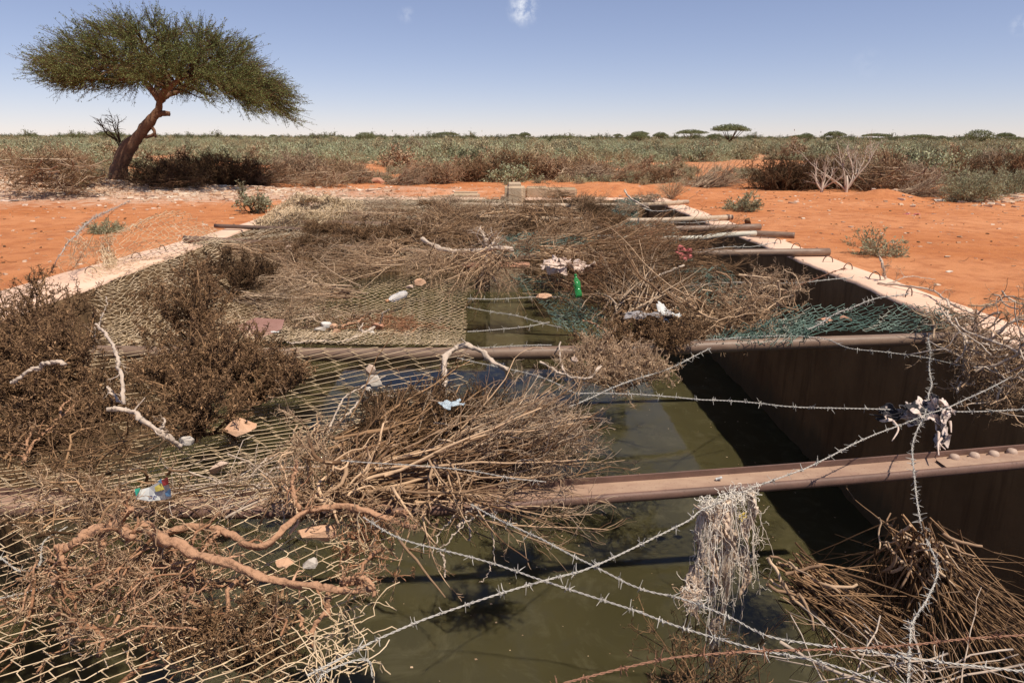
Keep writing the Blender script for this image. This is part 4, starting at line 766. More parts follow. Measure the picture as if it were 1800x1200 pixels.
def inst(kind, px, py, z, rot, sc, m1, m2, label, group=G_B, tilt=0, zs=1.0, loc=None, name='brush_heap', cat='brushwood'):
    p = P(px, py, z) if loc is None else loc
    t = bpy.data.objects.new(name, None); COL.objects.link(t); t.empty_display_size = .1; t.location = [float(v) for v in p]; t.rotation_euler = (tilt*(rng.random()-.5), tilt*(rng.random()-.5), R(rot)); t.scale = (sc, sc, sc*zs)
    tagit(t, label, cat, group)
    for nm, me, mm in (('stems', pro[kind][0], m1), ('twigs', pro[kind][1], m2)):
        o = bpy.data.objects.new(nm, colored(me, mm)); COL.objects.link(o); o.parent = t
        o['kind'] = 'stuff'
    return t
L_ = [
 # kind px py z rot scale stems twigs label
 ('fanA', 545, 478, .02, 170, .6, 'twig_straw', 'twig_straw', 'straw brush spread on the netting between the left coping and the bottle'),
 ('tangleA', 500, 500, .0, 30, .6, 'twig_grey', 'twig_straw', 'grey-tan twigs scattered right of the small dark thorn clump'),
 ('fanB', 575, 462, .05, 60, .7, 'twig_grey', 'twig_grey', 'pale upright fan of curved twigs near the left pipe'),
 ('fanC', 700, 462, .08, 200, .75, 'twig_straw', 'twig_tan', 'long straw stems slanting left below the bleached log'),
 ('tangleA', 660, 450, .08, 0, .8, 'twig_tan', 'twig_tan', 'tan tangle just right of the left pipe end'),
 ('fanB', 800, 455, .1, 250, .9, 'twig_tan', 'twig_straw', 'straw twigs drooping under the bleached log'),
 ('fanC', 870, 448, .2, 270, .9, 'twig_tan', 'twig_tan', 'stems hanging from the upturned stump over the open water'),
 ('fanC', 400, 437, .1, 10, .8, 'twig_tan', 'twig_brown', 'brown stems lying along the left pipe by the coping'),
 ('fanA', 470, 445, .1, -20, .8, 'twig_brown', 'twig_brown', 'brown brush hanging over the left coping below the pipe'),
 ('domeA', 640, 420, .1, 0, 1.0, 'twig_brown', 'twig_brown', 'rounded brown brush clump left of the bleached log'),
 ('domeB', 560, 405, .1, 40, .7, 'twig_dark', 'twig_brown', 'small dark clump on the far left netting'),
 ('fanA', 700, 425, .12, 20, 1.0, 'twig_brown', 'twig_tan', 'fine brush leaning right behind the left end of the bleached log'),
 ('tangleB', 740, 402, .1, 100, 1.0, 'twig_tan', 'twig_tan', 'spiky tangle between the charred log and the stump'),
 ('domeB', 790, 380, .1, 10, 1.1, 'twig_brown', 'twig_tan', 'tall brown heap with upright stalks near the far wall'),
 ('tangleA', 640, 390, .06, 60, .9, 'twig_grey', 'twig_tan', 'thin grey-tan twigs over the far left netting'),
 ('fanB', 700, 375, .06, 120, .8, 'twig_tan', 'twig_grey', 'small greyish fan right of the charred log'),
 ('fanA', 860, 400, .15, 190, 1.1, 'twig_tan', 'twig_brown', 'brown brush spreading left in the far middle of the tank'),
 ('tangleB', 905, 395, .15, 0, 1.1, 'twig_tan', 'twig_brown', 'thick brown tangle right of the upturned stump'),
 ('domeA', 950, 384, .05, 0, 1.0, 'twig_brown', 'twig_brown', 'rounded brown heap in front of the concrete inlet block'),
 ('fanB', 960, 420, .15, 30, 1.0, 'twig_tan', 'twig_tan', 'tan fan of twigs over the green netting behind the rag'),
 ('tangleA', 1010, 405, .15, 45, 1.1, 'twig_brown', 'twig_brown', 'brown tangle in the far right of the brush cover'),
 ('domeB', 1060, 395, .1, 80, 1.0, 'twig_brown', 'twig_brown', 'brown heap with pale forked stalks left of the white pipe'),
 ('fanA', 1020, 380, .1, 150, 1.1, 'twig_tan', 'twig_tan', 'tan brush between the inlet block and the teal netting patch'),
 ('fanC', 1040, 432, .15, -8, 1.0, 'twig_brown', 'twig_orange', 'reddish level stems running right towards the red rag'),
 ('fanC', 960, 445, .15, -15, 1.1, 'twig_tan', 'twig_brown', 'long brown stems passing behind the pale rag'),
 ('fanA', 1080, 455, .12, -10, 1.1, 'twig_brown', 'twig_brown', 'fine brown brush between the pale rag and the red rag'),
 ('fanB', 1000, 455, .15, 260, .9, 'twig_tan', 'twig_brown', 'brown twigs falling forward under the pale rag'),
 ('tangleA', 1110, 480, .05, 20, .9, 'twig_brown', 'twig_tan', 'loose brown litter right of the green bottle'),
 ('fanB', 840, 378, .05, 90, .7, 'twig_grey', 'twig_grey', 'grey fan standing up just left of the inlet gap'),
 ('tangleB', 876, 371, .0, 0, .6, 'twig_grey', 'twig_grey', 'grey tangle at the foot of the inlet gap'),
 ('fanA', 1000, 368, .05, 20, .8, 'twig_grey', 'twig_tan', 'grey-tan brush along the far pipe right of the inlet block'),
 ('domeA', 1030, 358, .1, 20, .9, 'twig_tan', 'twig_tan', 'tan clump at the far right corner of the brush cover'),
 ('fanB', 1120, 368, .1, 200, .7, 'twig_grey', 'twig_grey', 'pale twigs in front of the dark far right corner'),
 ('tangleB', 1140, 355, .1, 0, .7, 'twig_grey', 'twig_grey', 'grey twigs under the left end of the farthest beige pipe'),
 ('fanC', 620, 362, .1, 5, .8, 'twig_grey', 'twig_grey', 'thin grey brush lying along the far left pipe'),
 ('tangleA', 790, 357, .1, 0, .6, 'twig_grey', 'twig_grey', 'sparse grey twigs close to the far wall'),
 ('fanA', 770, 420, .12, 0, .9, 'twig_tan', 'twig_tan', 'tan brush pushed up against the back of the bleached log'),
 ('tangleA', 830, 425, .12, 0, .8, 'twig_brown', 'twig_brown', 'brown tangle around the foot of the upturned stump'),
 ('fanC', 1165, 440, .1, 170, .6, 'twig_tan', 'twig_orange', 'orange-brown stems just left of the red rag'),
 ('tangleB', 1150, 420, .1, 0, .8, 'twig_brown', 'twig_tan', 'brown twigs caught at the buried end of the white pipe'),
 ('fanB', 1000, 345, .12, 160, .8, 'twig_brown', 'twig_tan', 'brown twigs on the far wall right of the inlet'),
 ('fanB', 905, 432, .15, 330, .8, 'twig_tan', 'twig_tan', 'pale curling twigs at the right end of the bleached log'),
 ('tangleA', 740, 465, .05, 0, .5, 'twig_straw', 'twig_straw', 'straw twigs on the far edge of the hexagonal netting'),
 ('fanB', 520, 450, .08, 300, .6, 'twig_straw', 'twig_straw', 'loose straw fan in front of the left pipe'),
]
L_ += [('domeA', 610, 462, .02, 0, .6, 'twig_dark', 'twig_dark', 'small shade-dark clump in the straw brush left of the pale stones'), ('domeB', 560, 432, .08, 0, .75, 'twig_dark', 'twig_dark', 'shade-dark low clump in front of the left pipe'), ('domeA', 720, 412, .08, 30, .85, 'twig_dark', 'twig_brown', 'shade-dark clump behind the left end of the bleached log'),  # clumps added in dark twigs to stand for deep shade within the brush
 ('domeB', 835, 398, .08, 0, .8, 'twig_dark', 'twig_dark', 'shade-dark clump behind the upturned stump'), ('domeA', 985, 425, .08, 60, .9, 'twig_dark', 'twig_brown', 'shade-dark clump just behind the pale rag'), ('domeB', 1080, 418, .06, 0, .85, 'twig_dark', 'twig_dark', 'shade-dark clump at the left end of the white pipe'),
 ('domeA', 1110, 500, .04, 0, .7, 'twig_dark', 'twig_brown', 'shade-dark clump at the foot of the leaning pale stick'), ('domeB', 1035, 500, .04, 0, .6, 'twig_dark', 'twig_brown', 'shade-dark brown clump just right of the green bottle'), ('domeA', 880, 420, .06, 0, .7, 'twig_dark', 'twig_dark', 'shade-dark clump over the right end of the bleached log'), ('domeB', 930, 405, .06, 20, .7, 'twig_dark', 'twig_dark', 'shade-dark clump in front of the rounded brown heap'),
 ('domeA', 760, 365, .05, 0, .7, 'twig_dark', 'twig_brown', 'shade-dark clump near the far wall left of the inlet'), ('domeB', 1045, 372, .05, 0, .8, 'twig_dark', 'twig_dark', 'shade-dark clump in the far right brush')]
for (k, px, py, z, rot, sc, m1, m2, lb) in L_: inst(k, px, py, z, rot, sc, m1, m2, lb, tilt=.12, zs=.85)

# ================================================================== STONES, LITTER
def rock(size, seed, n=16, rough=.10):
    r_ = random.Random(seed); bm = bmesh.new()
    for _ in range(n):
        v = Vector((r_.gauss(0, 1), r_.gauss(0, 1), r_.gauss(0, 1))).normalized(); bm.verts.new((v.x*size[0], v.y*size[1], v.z*size[2]))
    bmesh.ops.convex_hull(bm, input=bm.verts[:]); bmesh.ops.delete(bm, geom=[v for v in bm.verts if not v.link_faces], context='VERTS')
    bmesh.ops.subdivide_edges(bm, edges=bm.edges[:], cuts=3, use_grid_fill=True, fractal=rough*.6, along_normal=.5, seed=seed); bmesh.ops.triangulate(bm, faces=bm.faces[:])
    for v in bm.verts: v.co *= 1+rough*.35*(r_.random()-.5)
    bm.verts.ensure_lookup_table(); v = np.array([q.co[:] for q in bm.verts]); f = np.array([[l.index for l in q.verts] for q in bm.faces]); bm.free(); return v, f
def stone(px, py, z, size, mt, label, seed, rot=0, group='stones weighing down the netting', smooth=False, n=16):
    v, f = rock(size, seed, n); c, s = math.cos(R(rot)), math.sin(R(rot)); v = v@np.array([[c, s, 0], [-s, c, 0], [0, 0, 1]]); p = P(px, py, z); md = MD(); md.add(v+p, f)
    return place('stone', md, M[mt], loc=p-[0, 0, size[2]*.7], smooth=smooth, label=label, cat='stone', group=group)
stone(421, 749, .06, (.085, .07, .05), 'stone_orange', 'orange wedge-shaped stone below the dark thorn bush', 3, 20, n=9)
stone(388, 824, .05, (.065, .05, .035), 'stone_pink', 'pink-grey block-shaped stone above the coloured packet', 5, 5, n=10)
stone(558, 937, .05, (.085, .045, .035), 'stone_orange', 'long orange stone beside the ragged net edge', 8, 8)
stone(500, 990, .03, (.035, .025, .02), 'stone_orange', 'small orange stone just above the long knotted branch', 11)
stone(545, 990, .03, (.028, .03, .022), 'stone_grey', 'small dark-sided stone right of the small orange one', 12)
stone(652, 650, .04, (.035, .03, .04), 'stone_pink', 'small pink stone on top of the two above the front pile', 14)
stone(658, 670, .03, (.055, .05, .045), 'stone_grey', 'speckled grey stone under the small pink one', 15)
stone(647, 688, .0, (.03, .03, .035), 'stone_grey', 'little pale stone, lowest of three above the front pile', 17)
stone(328, 775, .08, (.04, .03, .028), 'stone_grey', 'rounded pale stone at the lower end of the white forked branch', 19, n=24)
stone(738, 497, .0, (.07, .05, .05), 'stone_orange', 'light orange stone up-right of the clear bottle', 21)
stone(720, 504, -.02, (.05, .03, .025), 'stone_pink', 'flat pink stone beside the light orange one', 22)
stone(573, 571, .0, (.05, .03, .035), 'stone_white', 'smooth white stone in the litter behind the pale branch', 25, n=30, smooth=True)
stone(587, 573, .0, (.04, .03, .025), 'stone_orange', 'small orange stone touching the smooth white stone', 26)
stone(562, 578, -.02, (.06, .03, .025), 'stone_grey', 'grey flat stone left of the smooth white stone', 27)
stone(590, 584, -.02, (.05, .03, .03), 'stone_orange', 'red-orange stone under the smooth white stone', 28)
stone(472, 571, .03, (.05, .03, .03), 'stone_pink', 'tan stone at the right corner of the brown slate', 29)
stone(662, 573, -.02, (.06, .04, .03), 'brick_orange', 'crumbly orange stone right of the brown stick', 31)
stone(655, 585, -.02, (.03, .03, .02), 'stone_white', 'tiny white stone in the orange litter', 33)
stone(555, 553, -.03, (.04, .03, .025), 'stone_pink', 'pinkish pebble in the grey twigs left of the water', 34)
stone(508, 437, .13, (.06, .05, .05), 'stone_pink', 'pale stone on top of the left pipe', 35)
stone(1010, 631, .22, (.03, .025, .02), 'stone_pink', 'small pink stone caught in the tan thorn clump', 37)
stone(957, 521, .02, (.09, .05, .035), 'stone_orange', 'orange stone at the edge of the faded teal netting', 38)
stone(1450, 564, .13, (.07, .05, .03), 'brick_orange', 'crumbly orange lump in the bulging green netting', 40)
stone(1487, 560, .14, (.05, .04, .03), 'brick_orange', 'smaller orange lump right of the crumbly one in green netting', 41)
stone(1375, 572, .12, (.018, .02, .015), 'cloth_red', 'tiny red scrap in the crumpled green netting', 42)
stone(1316, 389, .0, (.09, .07, .07), 'twig_dark', 'dark stone on the soil by the collared pipe end', 44, group='stones on the bare soil')
stone(665, 318, .2, (.25, .1, .12), 'brick_orange', 'orange rock block among the brush beyond the far left corner', 46, group='stones on the bare soil')
stone(1418, 480, -.02, (.12, .05, .02), 'stone_orange', 'chipped mortar piece on the right coping edge', 47, group='stones on the bare soil') if 0 else None
v, f = rock((.22, .16, .012), 50, 14, .02); md = MD(); p = P(455, 573, .06); a_ = R(28); Rm = np.array([[1, 0, 0], [0, math.cos(a_), math.sin(a_)], [0, -math.sin(a_), math.cos(a_)]]); md.add(v@Rm+p, f)
place('slate_slab', md, M['slate'], loc=p, smooth=False, label='flat maroon-brown slab lying right of the big thorn bush', cat='stone slab', group='stones weighing down the netting')
# plank bits behind rag
md = MD(); v, f = bevbox(-.4, .4, -.11, .11, -.02, .02, .008); md.add(v+P(872, 466, .06), f); place('wood_board', md, M['brick_orange'], loc=P(872, 466, .05), label='orange board end showing at the back of the open water strip', cat='board')
# bottles
def bottle(name, p, d, r, L, mt, label, cap=None, body_extra=None):
    prof = [(0, 0), (.7, 0), (.95, .03), (1, .1), (1, .28), (.9, .33), (.9, .40), (1, .46), (1, .62), (.92, .70), (.6, .80), (.36, .87), (.34, .97), (.34, 1.0)]
    if cap: pass
    d = Vector(d).normalized(); q = d.to_track_quat('Z', 'Y').to_matrix(); an = np.arange(20)*2*np.pi/20; V = []
    for a, b in prof:
        for k, t_ in enumerate(an):
            w = 1+.07*math.sin(3*t_+b*9)+.05*math.sin(7*b*6+t_); v = q@Vector((math.cos(t_)*a*r*w, math.sin(t_)*a*r*w, b*L)); V.append((p[0]+v.x, p[1]+v.y, p[2]+v.z))
    i, j = np.meshgrid(np.arange(20), np.arange(len(prof)-1)); a = j*20+i; b = j*20+(i+1) % 20; md = MD(); md.add(V, np.stack([a, b, b+20, a+20], -1).reshape(-1, 4))
    t = thing(name, label, 'bottle', p); place('body', md, M[mt], t)
    V = []
    for a_, b_ in ((.0, .93), (.40, .93), (.40, 1.03), (.34, 1.04), (0, 1.04)):
        for t_ in an: v = q@Vector((math.cos(t_)*a_*r, math.sin(t_)*a_*r, b_*L)); V.append((p[0]+v.x, p[1]+v.y, p[2]+v.z))
    i, j = np.meshgrid(np.arange(20), np.arange(4)); a = j*20+i; b = j*20+(i+1) % 20; md = MD(); md.add(V, np.stack([a, b, b+20, a+20], -1).reshape(-1, 4)); place('cap', md, M[cap or mt], t)
pa, pb = P(712, 516, .02), P(680, 529, .02); bottle('plastic_bottle', pa, pb-pa, .036, float(np.linalg.norm(pb-pa)), 'bottle_clear', 'clear dented plastic bottle lying on the hexagonal netting', 'cap_orange')
pa = P(1017, 522, .12); pb = pa+[-.02, .09, .16]; bottle('plastic_bottle', pa, pb-pa, .034, .21, 'bottle_green', 'green plastic bottle lying in the fine brown brush', 'bottle_green')
# crumpled sheets
def crumple(name, p, w, l, h, mt, label, cat, seed=0, rot=0, nx=16, ny=12, fr=1.0, group=None, tilt=(0, 0)):
    rg = np.random.default_rng(seed); u, v = np.meshgrid(np.linspace(-.5, .5, nx), np.linspace(-.5, .5, ny)); X_ = u*w*(1+.15*np.sin(v*9+seed)); Y_ = v*l*(1+.2*np.sin(u*8+seed))
    Z_ = h*(.5*np.sin(u*11*fr+3*v+seed)*np.cos(v*9*fr+seed)+.35*np.sin(u*23*fr+v*17+seed*2)+.25*rg.normal(size=u.shape)); X_ = X_+h*.4*rg.normal(size=u.shape); Y_ = Y_+h*.4*rg.normal(size=u.shape)
    Q_ = np.stack([X_, Y_, Z_], -1).reshape(-1, 3); rm = Matrix.Rotation(R(rot), 3, 'Z') @ Matrix.Rotation(R(tilt[0]), 3, 'X') @ Matrix.Rotation(R(tilt[1]), 3, 'Y'); Q_ = Q_@np.array(rm).T+p
    i, j = np.meshgrid(np.arange(nx-1), np.arange(ny-1)); a = j*nx+i; md = MD(); md.add(Q_, np.stack([a, a+1, a+nx+1, a+nx], -1).reshape(-1, 4))
    o = place(name, md, M[mt], loc=p, label=label, cat=cat, group=group); sm_ = o.modifiers.new('thick', 'SOLIDIFY'); sm_.thickness = .002; ss = o.modifiers.new('soft', 'SUBSURF'); ss.levels = ss.render_levels = 1; return o
crumple('rag', P(995, 468, .22), .46, .36, .08, 'cloth_pale', 'crumpled pale pink-white rag lying on the brush', 'rag', 3, 10, 22, 18)
crumple('rag', P(985, 457, .32), .14, .16, .05, 'cloth_pale', 'small pale rag end sticking up behind the pink-white rag', 'rag', 5, 60)
crumple('rag', P(1140, 553, .26), .32, .10, .04, 'cloth_grey', 'grey-white rag strip on top of the dark clump', 'rag', 4, 0)
crumple('paper_scrap', P(1167, 548, .28), .07, .16, .02, 'plastic_white', 'white torn paper standing in the dark clump', 'paper', 7, 30, 8, 8, tilt=(50, 0))
crumple('plastic_scrap', P(1188, 553, .26), .08, .07, .025, 'plastic_white', 'white plastic scrap right of the torn paper', 'plastic scrap', 8, 0, 8, 8)
crumple('rag', P(1204, 446, .24), .15, .20, .05, 'cloth_red', 'red rag tied round a brown pipe', 'rag', 9, -10, 10, 12, tilt=(35, 0))
crumple('plastic_bag', P(795, 708, .40), .08, .07, .018, 'film_clear', 'scrap of clear bluish plastic film on the front brush pile', 'plastic scrap', 10, 20, 10, 8)
crumple('yellow_scrap', P(1308, 914, -.02), .035, .05, .012, 'yellow', 'yellow wrapper scrap caught behind the frayed sack', 'wrapper', 12, 20, 8, 8, tilt=(60, 0))
crumple('plastic_scrap', P(483, 583, .08), .07, .03, .012, 'plastic_white', 'white curled plastic strip by the brown slab', 'plastic scrap', 14, -20, 8, 6)
crumple('rag', P(1405, 325, .1), .3, .3, .1, 'cloth_grey', 'small grey litter below the bare white tree', 'rag', 15, 0, 8, 8) if 0 else None
crumple('red_cloth', PG(1608, 377), .42, .22, .05, 'cloth_red', 'faded red cloth scrap on the bare soil at the right', 'rag', 16, 10, 10, 8)
crumple('pink_cloth', PG(5, 352), .9, .3, .04, 'cloth_pale', 'pale pink cloth strip among the rubble at the left edge', 'rag', 17, 0, 10, 6)
# black and white rag tied on the wire
t = thing('knotted_rag', 'black and white rag knotted where the barbed wires cross', 'rag', P(1640, 725, .12))
for k, (px, py, z, w, l, rt, tl) in enumerate(((1632, 722, .15, .13, .11, 10, (30, 0)), (1650, 730, .13, .11, .16, 60, (70, 10)), (1655, 755, .06, .08, .14, 20, (80, 0)), (1610, 722, .12, .14, .06, 0, (50, 20)), (1585, 730, .10, .16, .06, -12, (60, 0)), (1663, 715, .14, .09, .07, 10, (30, 30)))):
    o = crumple('fold', P(px, py, z), w*1.25, l*1.25, .036, 'cloth_piebald', None, None, 20+k, rt, 12, 10, tilt=tl)
    o.parent = t; o.location = o.location-t.location
    for q in ('label', 'category'):
        if q in o: del o[q]
for k, (a, b) in enumerate((((1583, 726), (1528, 728)), ((1580, 735), (1545, 722)), ((1570, 740), (1568, 775)), ((1650, 760), (1662, 790)), ((1655, 770), (1650, 800)), ((1670, 740), (1672, 760)))):
    pa = P(a[0], a[1], .12); pb = P(b[0], b[1], .08); md = tubes(resample([pa, (pa+pb)/2+rng.normal(size=3)*.01, pb], 12)[None], np.full((1, 12), .007)*np.linspace(1, .4, 12), 6, tint=[.5]); place('shred', md, M['cloth_black' if k < 2 else 'cloth_pale'], t)
# frayed fibre sack hanging from the wire
top = [P(1232, 893, .19), P(1265, 880, .2), P(1300, 872, .2), P(1325, 860, .2)]; line = resample(top, 60)
t = thing('frayed_sack', 'frayed cream fibre sack hanging in strands from the longest barbed wire', 'frayed sack', line[30])
bund = [(.06, .54, .022, 14), (.24, .48, .026, 16), (.56, .86, .020, 26), (.95, .54, .018, 14)]
for (u0, L, w, n) in bund:
    k = np.clip(((u0+rng.normal(size=n)*.07)*59).astype(int), 0, 59); dy_ = float(rng.normal()*.015); st = line[k]+rng.normal(size=(n, 3))*.006; K = 16; u = np.linspace(0, 1, K)[None, :, None]; Ls = (L*(.35+.65*rng.random(n)**.6))[:, None, None]
    ctr = np.array((line[int(u0*59)][0]+.008, line[int(u0*59)][1]+dy_, 0)); sp = rng.normal(size=(n, 2))*w
    x = st[:, None, 0:1]*(1-np.minimum(u*2, 1))+(ctr[0]+sp[:, None, 0:1])*np.minimum(u*2, 1); y = st[:, None, 1:2]*(1-np.minimum(u*2, 1))+(ctr[1]+sp[:, None, 1:2])*np.minimum(u*2, 1); z = st[:, None, 2:3]-Ls*u
    Q_ = np.concatenate([x, y, z], -1)+np.cumsum(rng.normal(size=(n, K, 3))*.0062, 1); md = tubes(Q_, np.full((n, K), .0012), 3, tint=np.clip(.5+.5*rng.random(n), 0, 1))
    n2 = n*3; cl = walk(Q_[rng.integers(0, n, n2), rng.integers(2, K, n2)], sm(n2), .07, 9, .9); tubes(cl, np.full((n2, 9), .0008), 3, md=md, tint=.6+.4*rng.random(n2)); place('fibre_strand', md, M['fibre'], t)
for (u0, L, w, dy_) in ((.06, .50, .034, 0), (.26, .44, .036, -.012), (.44, .30, .026, -.018), (.58, .80, .028, .012), (.95, .48, .022, -.008)):
    K = 46; m_ = 9; u = np.linspace(0, 1, K); tp = line[int(u0*59)]; cxs = tp[0]+.018*np.sin(u*7+u0*9)*u+.010*np.sin(u*19+u0*5); cys = tp[1]+dy_+.015*np.sin(u*6+u0*4); czs = tp[2]-L*u
    ww = w*(.9+.35*np.sin(u*11+u0*20)+.25*np.sin(u*23+u0*7))*(1-.55*u**3); tw_ = 1.6*np.sin(u*5+u0*11)+u*2; a = np.linspace(-1, 1, m_)
    fold = .35*np.sin(a[None]*7+u[:, None]*9)+.25*rng.normal(size=(K, m_)); X_ = cxs[:, None]+ww[:, None]*(a[None]*np.cos(tw_)[:, None]-fold*.6*np.sin(tw_)[:, None]); Y_ = cys[:, None]+ww[:, None]*(a[None]*np.sin(tw_)[:, None]*.6+fold*.6); Z_ = np.repeat(czs[:, None], m_, 1)+.004*rng.normal(size=(K, m_))
    i, j = np.meshgrid(np.arange(m_-1), np.arange(K-1)); a_ = j*m_+i; md = MD(); md.add(np.stack([X_, Y_, Z_], -1).reshape(-1, 3), np.stack([a_, a_+1, a_+m_+1, a_+m_], -1).reshape(-1, 4), np.repeat(np.clip(.55+.45*rng.random(K)-.35*u, 0, 1), m_)); o = place('cloth_strip', md, M['sackcloth'], t); sm_ = o.modifiers.new('thick', 'SOLIDIFY'); sm_.thickness = .003
n = 150; st = line[rng.integers(0, 60, n)]+rng.normal(size=(n, 3))*.008; md = tubes(walk(st, sm(n)*[1, 1, .6], .07, 10, .8), np.full((n, 10), .0013), 3, tint=np.ones(n)*.95); place('top_fuzz', md, M['fibre'], t)
for q, (px, py) in enumerate(()):
    pa = P(px, py-40, .0); md = tubes(resample([pa, pa+[.01, 0, -.08], pa+[-.01, .01, -.2]], 20)[None], (.014*np.sin(np.linspace(.3, 2.9, 20)))[None], 6, tint=[.5]); place('brown_rag_core', md, M['twig_orange'], t)
n = 60; st = P(1212, 1045, .16)+rng.normal(size=(n, 3))*.008; md = tubes(walk(st, sm(n), .09, 12, .7, -.1), np.full((n, 12), .0009), 3); place('fibre_tuft', md, M['fibre'], loc=P(1212, 1045, .16), label='small curl of pale fibres on the barbed wire left of the sack', cat='fibre tuft')
# ragged wire ends along the near netting edge
for k, (px, py, lb) in enumerate(((650, 960, 'snarl of tan wire ends at the ragged net edge, beside the long orange stone'), (610, 1110, 'snarl of bent wire ends at the ragged net edge, near the bottom'), (560, 1190, 'snarl of tangled wires at the bottom edge of the picture'))):
    n = 26; st = P(px, py, 0)+rng.normal(size=(n, 3))*[.03, .05, .015]; md = tubes(walk(st, sm(n)*[1, 1, .5], .20, 9, .45), np.full((n, 9), .0019), 4); place('wire_snarl', md, M['net_tan'], loc=P(px, py, 0), label=lb, cat='wire')
# printed packet
pk = P(272, 860, .16); t = thing('food_packet', 'torn white packet printed red, yellow and blue, caught in the twigs', 'packet', pk)
def patch(name, pts, mt, dz=0.0, parent=t):
    V = np.array([P(a, b, z+.09) for a, b, z in pts])+[0, 0, dz]; c = V.mean(0); md = MD(); n = len(V); VV = np.vstack([V, c[None], V-[0, 0, .0015], c[None]-[0, 0, .0015]]); tr = [[k, (k+1) % n, n] for k in range(n)]+[[n+1+(k+1) % n, n+1+k, 2*n+1] for k in range(n)]
    md.add(VV, np.array(tr)); return place(name, md, M[mt], parent, smooth=False)
sh = [patch('sheet', [(236, 863, .12), (262, 856, .13), (262, 880, .11), (240, 876, .10)], 'plastic_white'), patch('sheet', [(262, 856, .13), (280, 846, .18), (284, 878, .12), (262, 880, .11)], 'plastic_white'), patch('sheet', [(280, 846, .18), (295, 838, .24), (301, 874, .15), (284, 878, .12)], 'plastic_white')]
patch('print', [(281, 842, .215), (294, 839, .24), (296, 852, .21), (283, 850, .19)], 'print_red', .004, sh[2]) if 0 else None
for nm, pts, mt in (('yellow_print', [(272, 858, .155), (286, 850, .18), (290, 862, .165), (274, 866, .14)], 'print_yellow'), ('red_print', [(284, 847, .20), (295, 840, .24), (297, 852, .21), (287, 856, .19)], 'print_red'), ('green_print', [(237, 862, .125), (247, 859, .128), (244, 868, .12), (240, 874, .11)], 'print_green'), ('blue_print', [(290, 868, .16), (300, 860, .19), (301, 873, .155), (293, 874, .15)], 'print_sky'), ('sky_print', [(278, 848, .18), (284, 843, .20), (286, 852, .185)], 'print_sky')):
    patch(nm, pts, mt, .006)
tcu = bpy.data.curves.new('letters', 'FONT'); tcu.body = 'ac'; tcu.size = .034; tcu.extrude = .0006; tcu.align_x = 'CENTER'
tmp_ = bpy.data.objects.new('tmp_letters', tcu); lm = bpy.data.meshes.new_from_object(tmp_); bpy.data.objects.remove(tmp_); lm.materials.append(M['ink_blue']); to = bpy.data.objects.new('letters', lm); COL.objects.link(to); to.parent = t; to.location = Vector([float(x) for x in P(270, 871, .242)])-t.location; to.rotation_euler = (R(-25), 0, R(172))

# ================================================================== PLANTS ON THE SOIL
def shrub_md(h, w, n=26, n2=220, leafn=2600, ll=.03, lw=.012, up=.6, r=.006, wig=.12, lj=.7):
    d = sm(n)*[1, 1, .5]; d[:, 2] = np.abs(d[:, 2])+up; d = norm(d*[w/h*1.2, w/h*1.2, 1]); P1 = walk(rng.normal(size=(n, 3))*[.04, .04, 0], d, h*1.05*(.6+.45*rng.random(n)), 7, wig, .02); R1 = r*np.linspace(1, .35, 7)[None]*np.ones((n, 1))
    P2, R2 = kids(P1, R1, n2, h*.4, .6, 5, .2, .05, .6, .25, .4); A = MD(); tubes(P1, R1, 4, md=A); tubes(P2, R2, 3, md=A); k = rng.integers(0, n2, leafn); j = rng.integers(1, 5, leafn)
    B = leaves(P2[k, j]+rng.normal(size=(leafn, 3))*h*.02, ll, lw, P2[k, 4]-P2[k, 0], lj); return A, B
def plant(name, md2, m1, m2, p, label, cat, group=None, rot=0, sc=1):
    t = thing(name, label, cat, p, group); t.rotation_euler = (0, 0, rot); t.scale = (sc,)*3
    for nm, md, mm in (('stems', md2[0], m1), ('leaves', md2[1], m2)):
        o = place(nm, md, M[mm], loc=(0, 0, 0)); o.parent = t
        if nm == 'leaves': o['kind'] = 'stuff'
    return t
G_S = 'small shrubs growing on the bare soil'
plant('small_shrub', shrub_md(.58, .70, 15, 130, 2200, .05, .022, up=.35, r=.013), 'twig_dark', 'leaf_sage', PG(442, 374), 'round-topped sage-green shrub with dark forked stems, left of the tank', 'shrub', G_S)
plant('small_shrub', shrub_md(.42, .75, 50, 260, 3000, .05, .02, up=.5), 'twig_tan', 'leaf_sage', PG(1307, 371), 'low grey-green shrub on the soil right of the far pipes', 'shrub', G_S)
plant('small_shrub', shrub_md(.36, .70, 50, 260, 1500, .05, .014, up=.45), 'twig_straw', 'leaf_sage', PG(1545, 450), 'thin yellowish shrub beside the long dead branch', 'shrub', G_S)
plant('grass_tuft', shrub_md(.28, .75, 60, 260, 1800, .06, .010, up=.4, r=.003), 'leaf_yellow', 'leaf_sage', PG(185, 410), 'pale green wispy plant behind the left netting flap', 'plant', G_S)
plant('grass_tuft', shrub_md(.6, .55, 90, 420, 600, .07, .010, up=.7, r=.0045), 'twig_straw', 'leaf_yellow', PG(1180, 350), 'straw-coloured bushy tuft by the far right tank corner', 'plant', G_S)
plant('small_shrub', shrub_md(.55, .75, 50, 300, 2600, .07, .02, up=.5), 'twig_tan', 'leaf_yellow', PG(155, 322), 'pale green weeds at the left foot of the big acacia', 'plant', G_S)
plant('small_shrub', shrub_md(.35, .75, 40, 200, 1600, .06, .02, up=.4), 'twig_tan', 'leaf_yellow', PG(262, 332), 'pale green weeds at the right foot of the big acacia', 'plant', G_S)
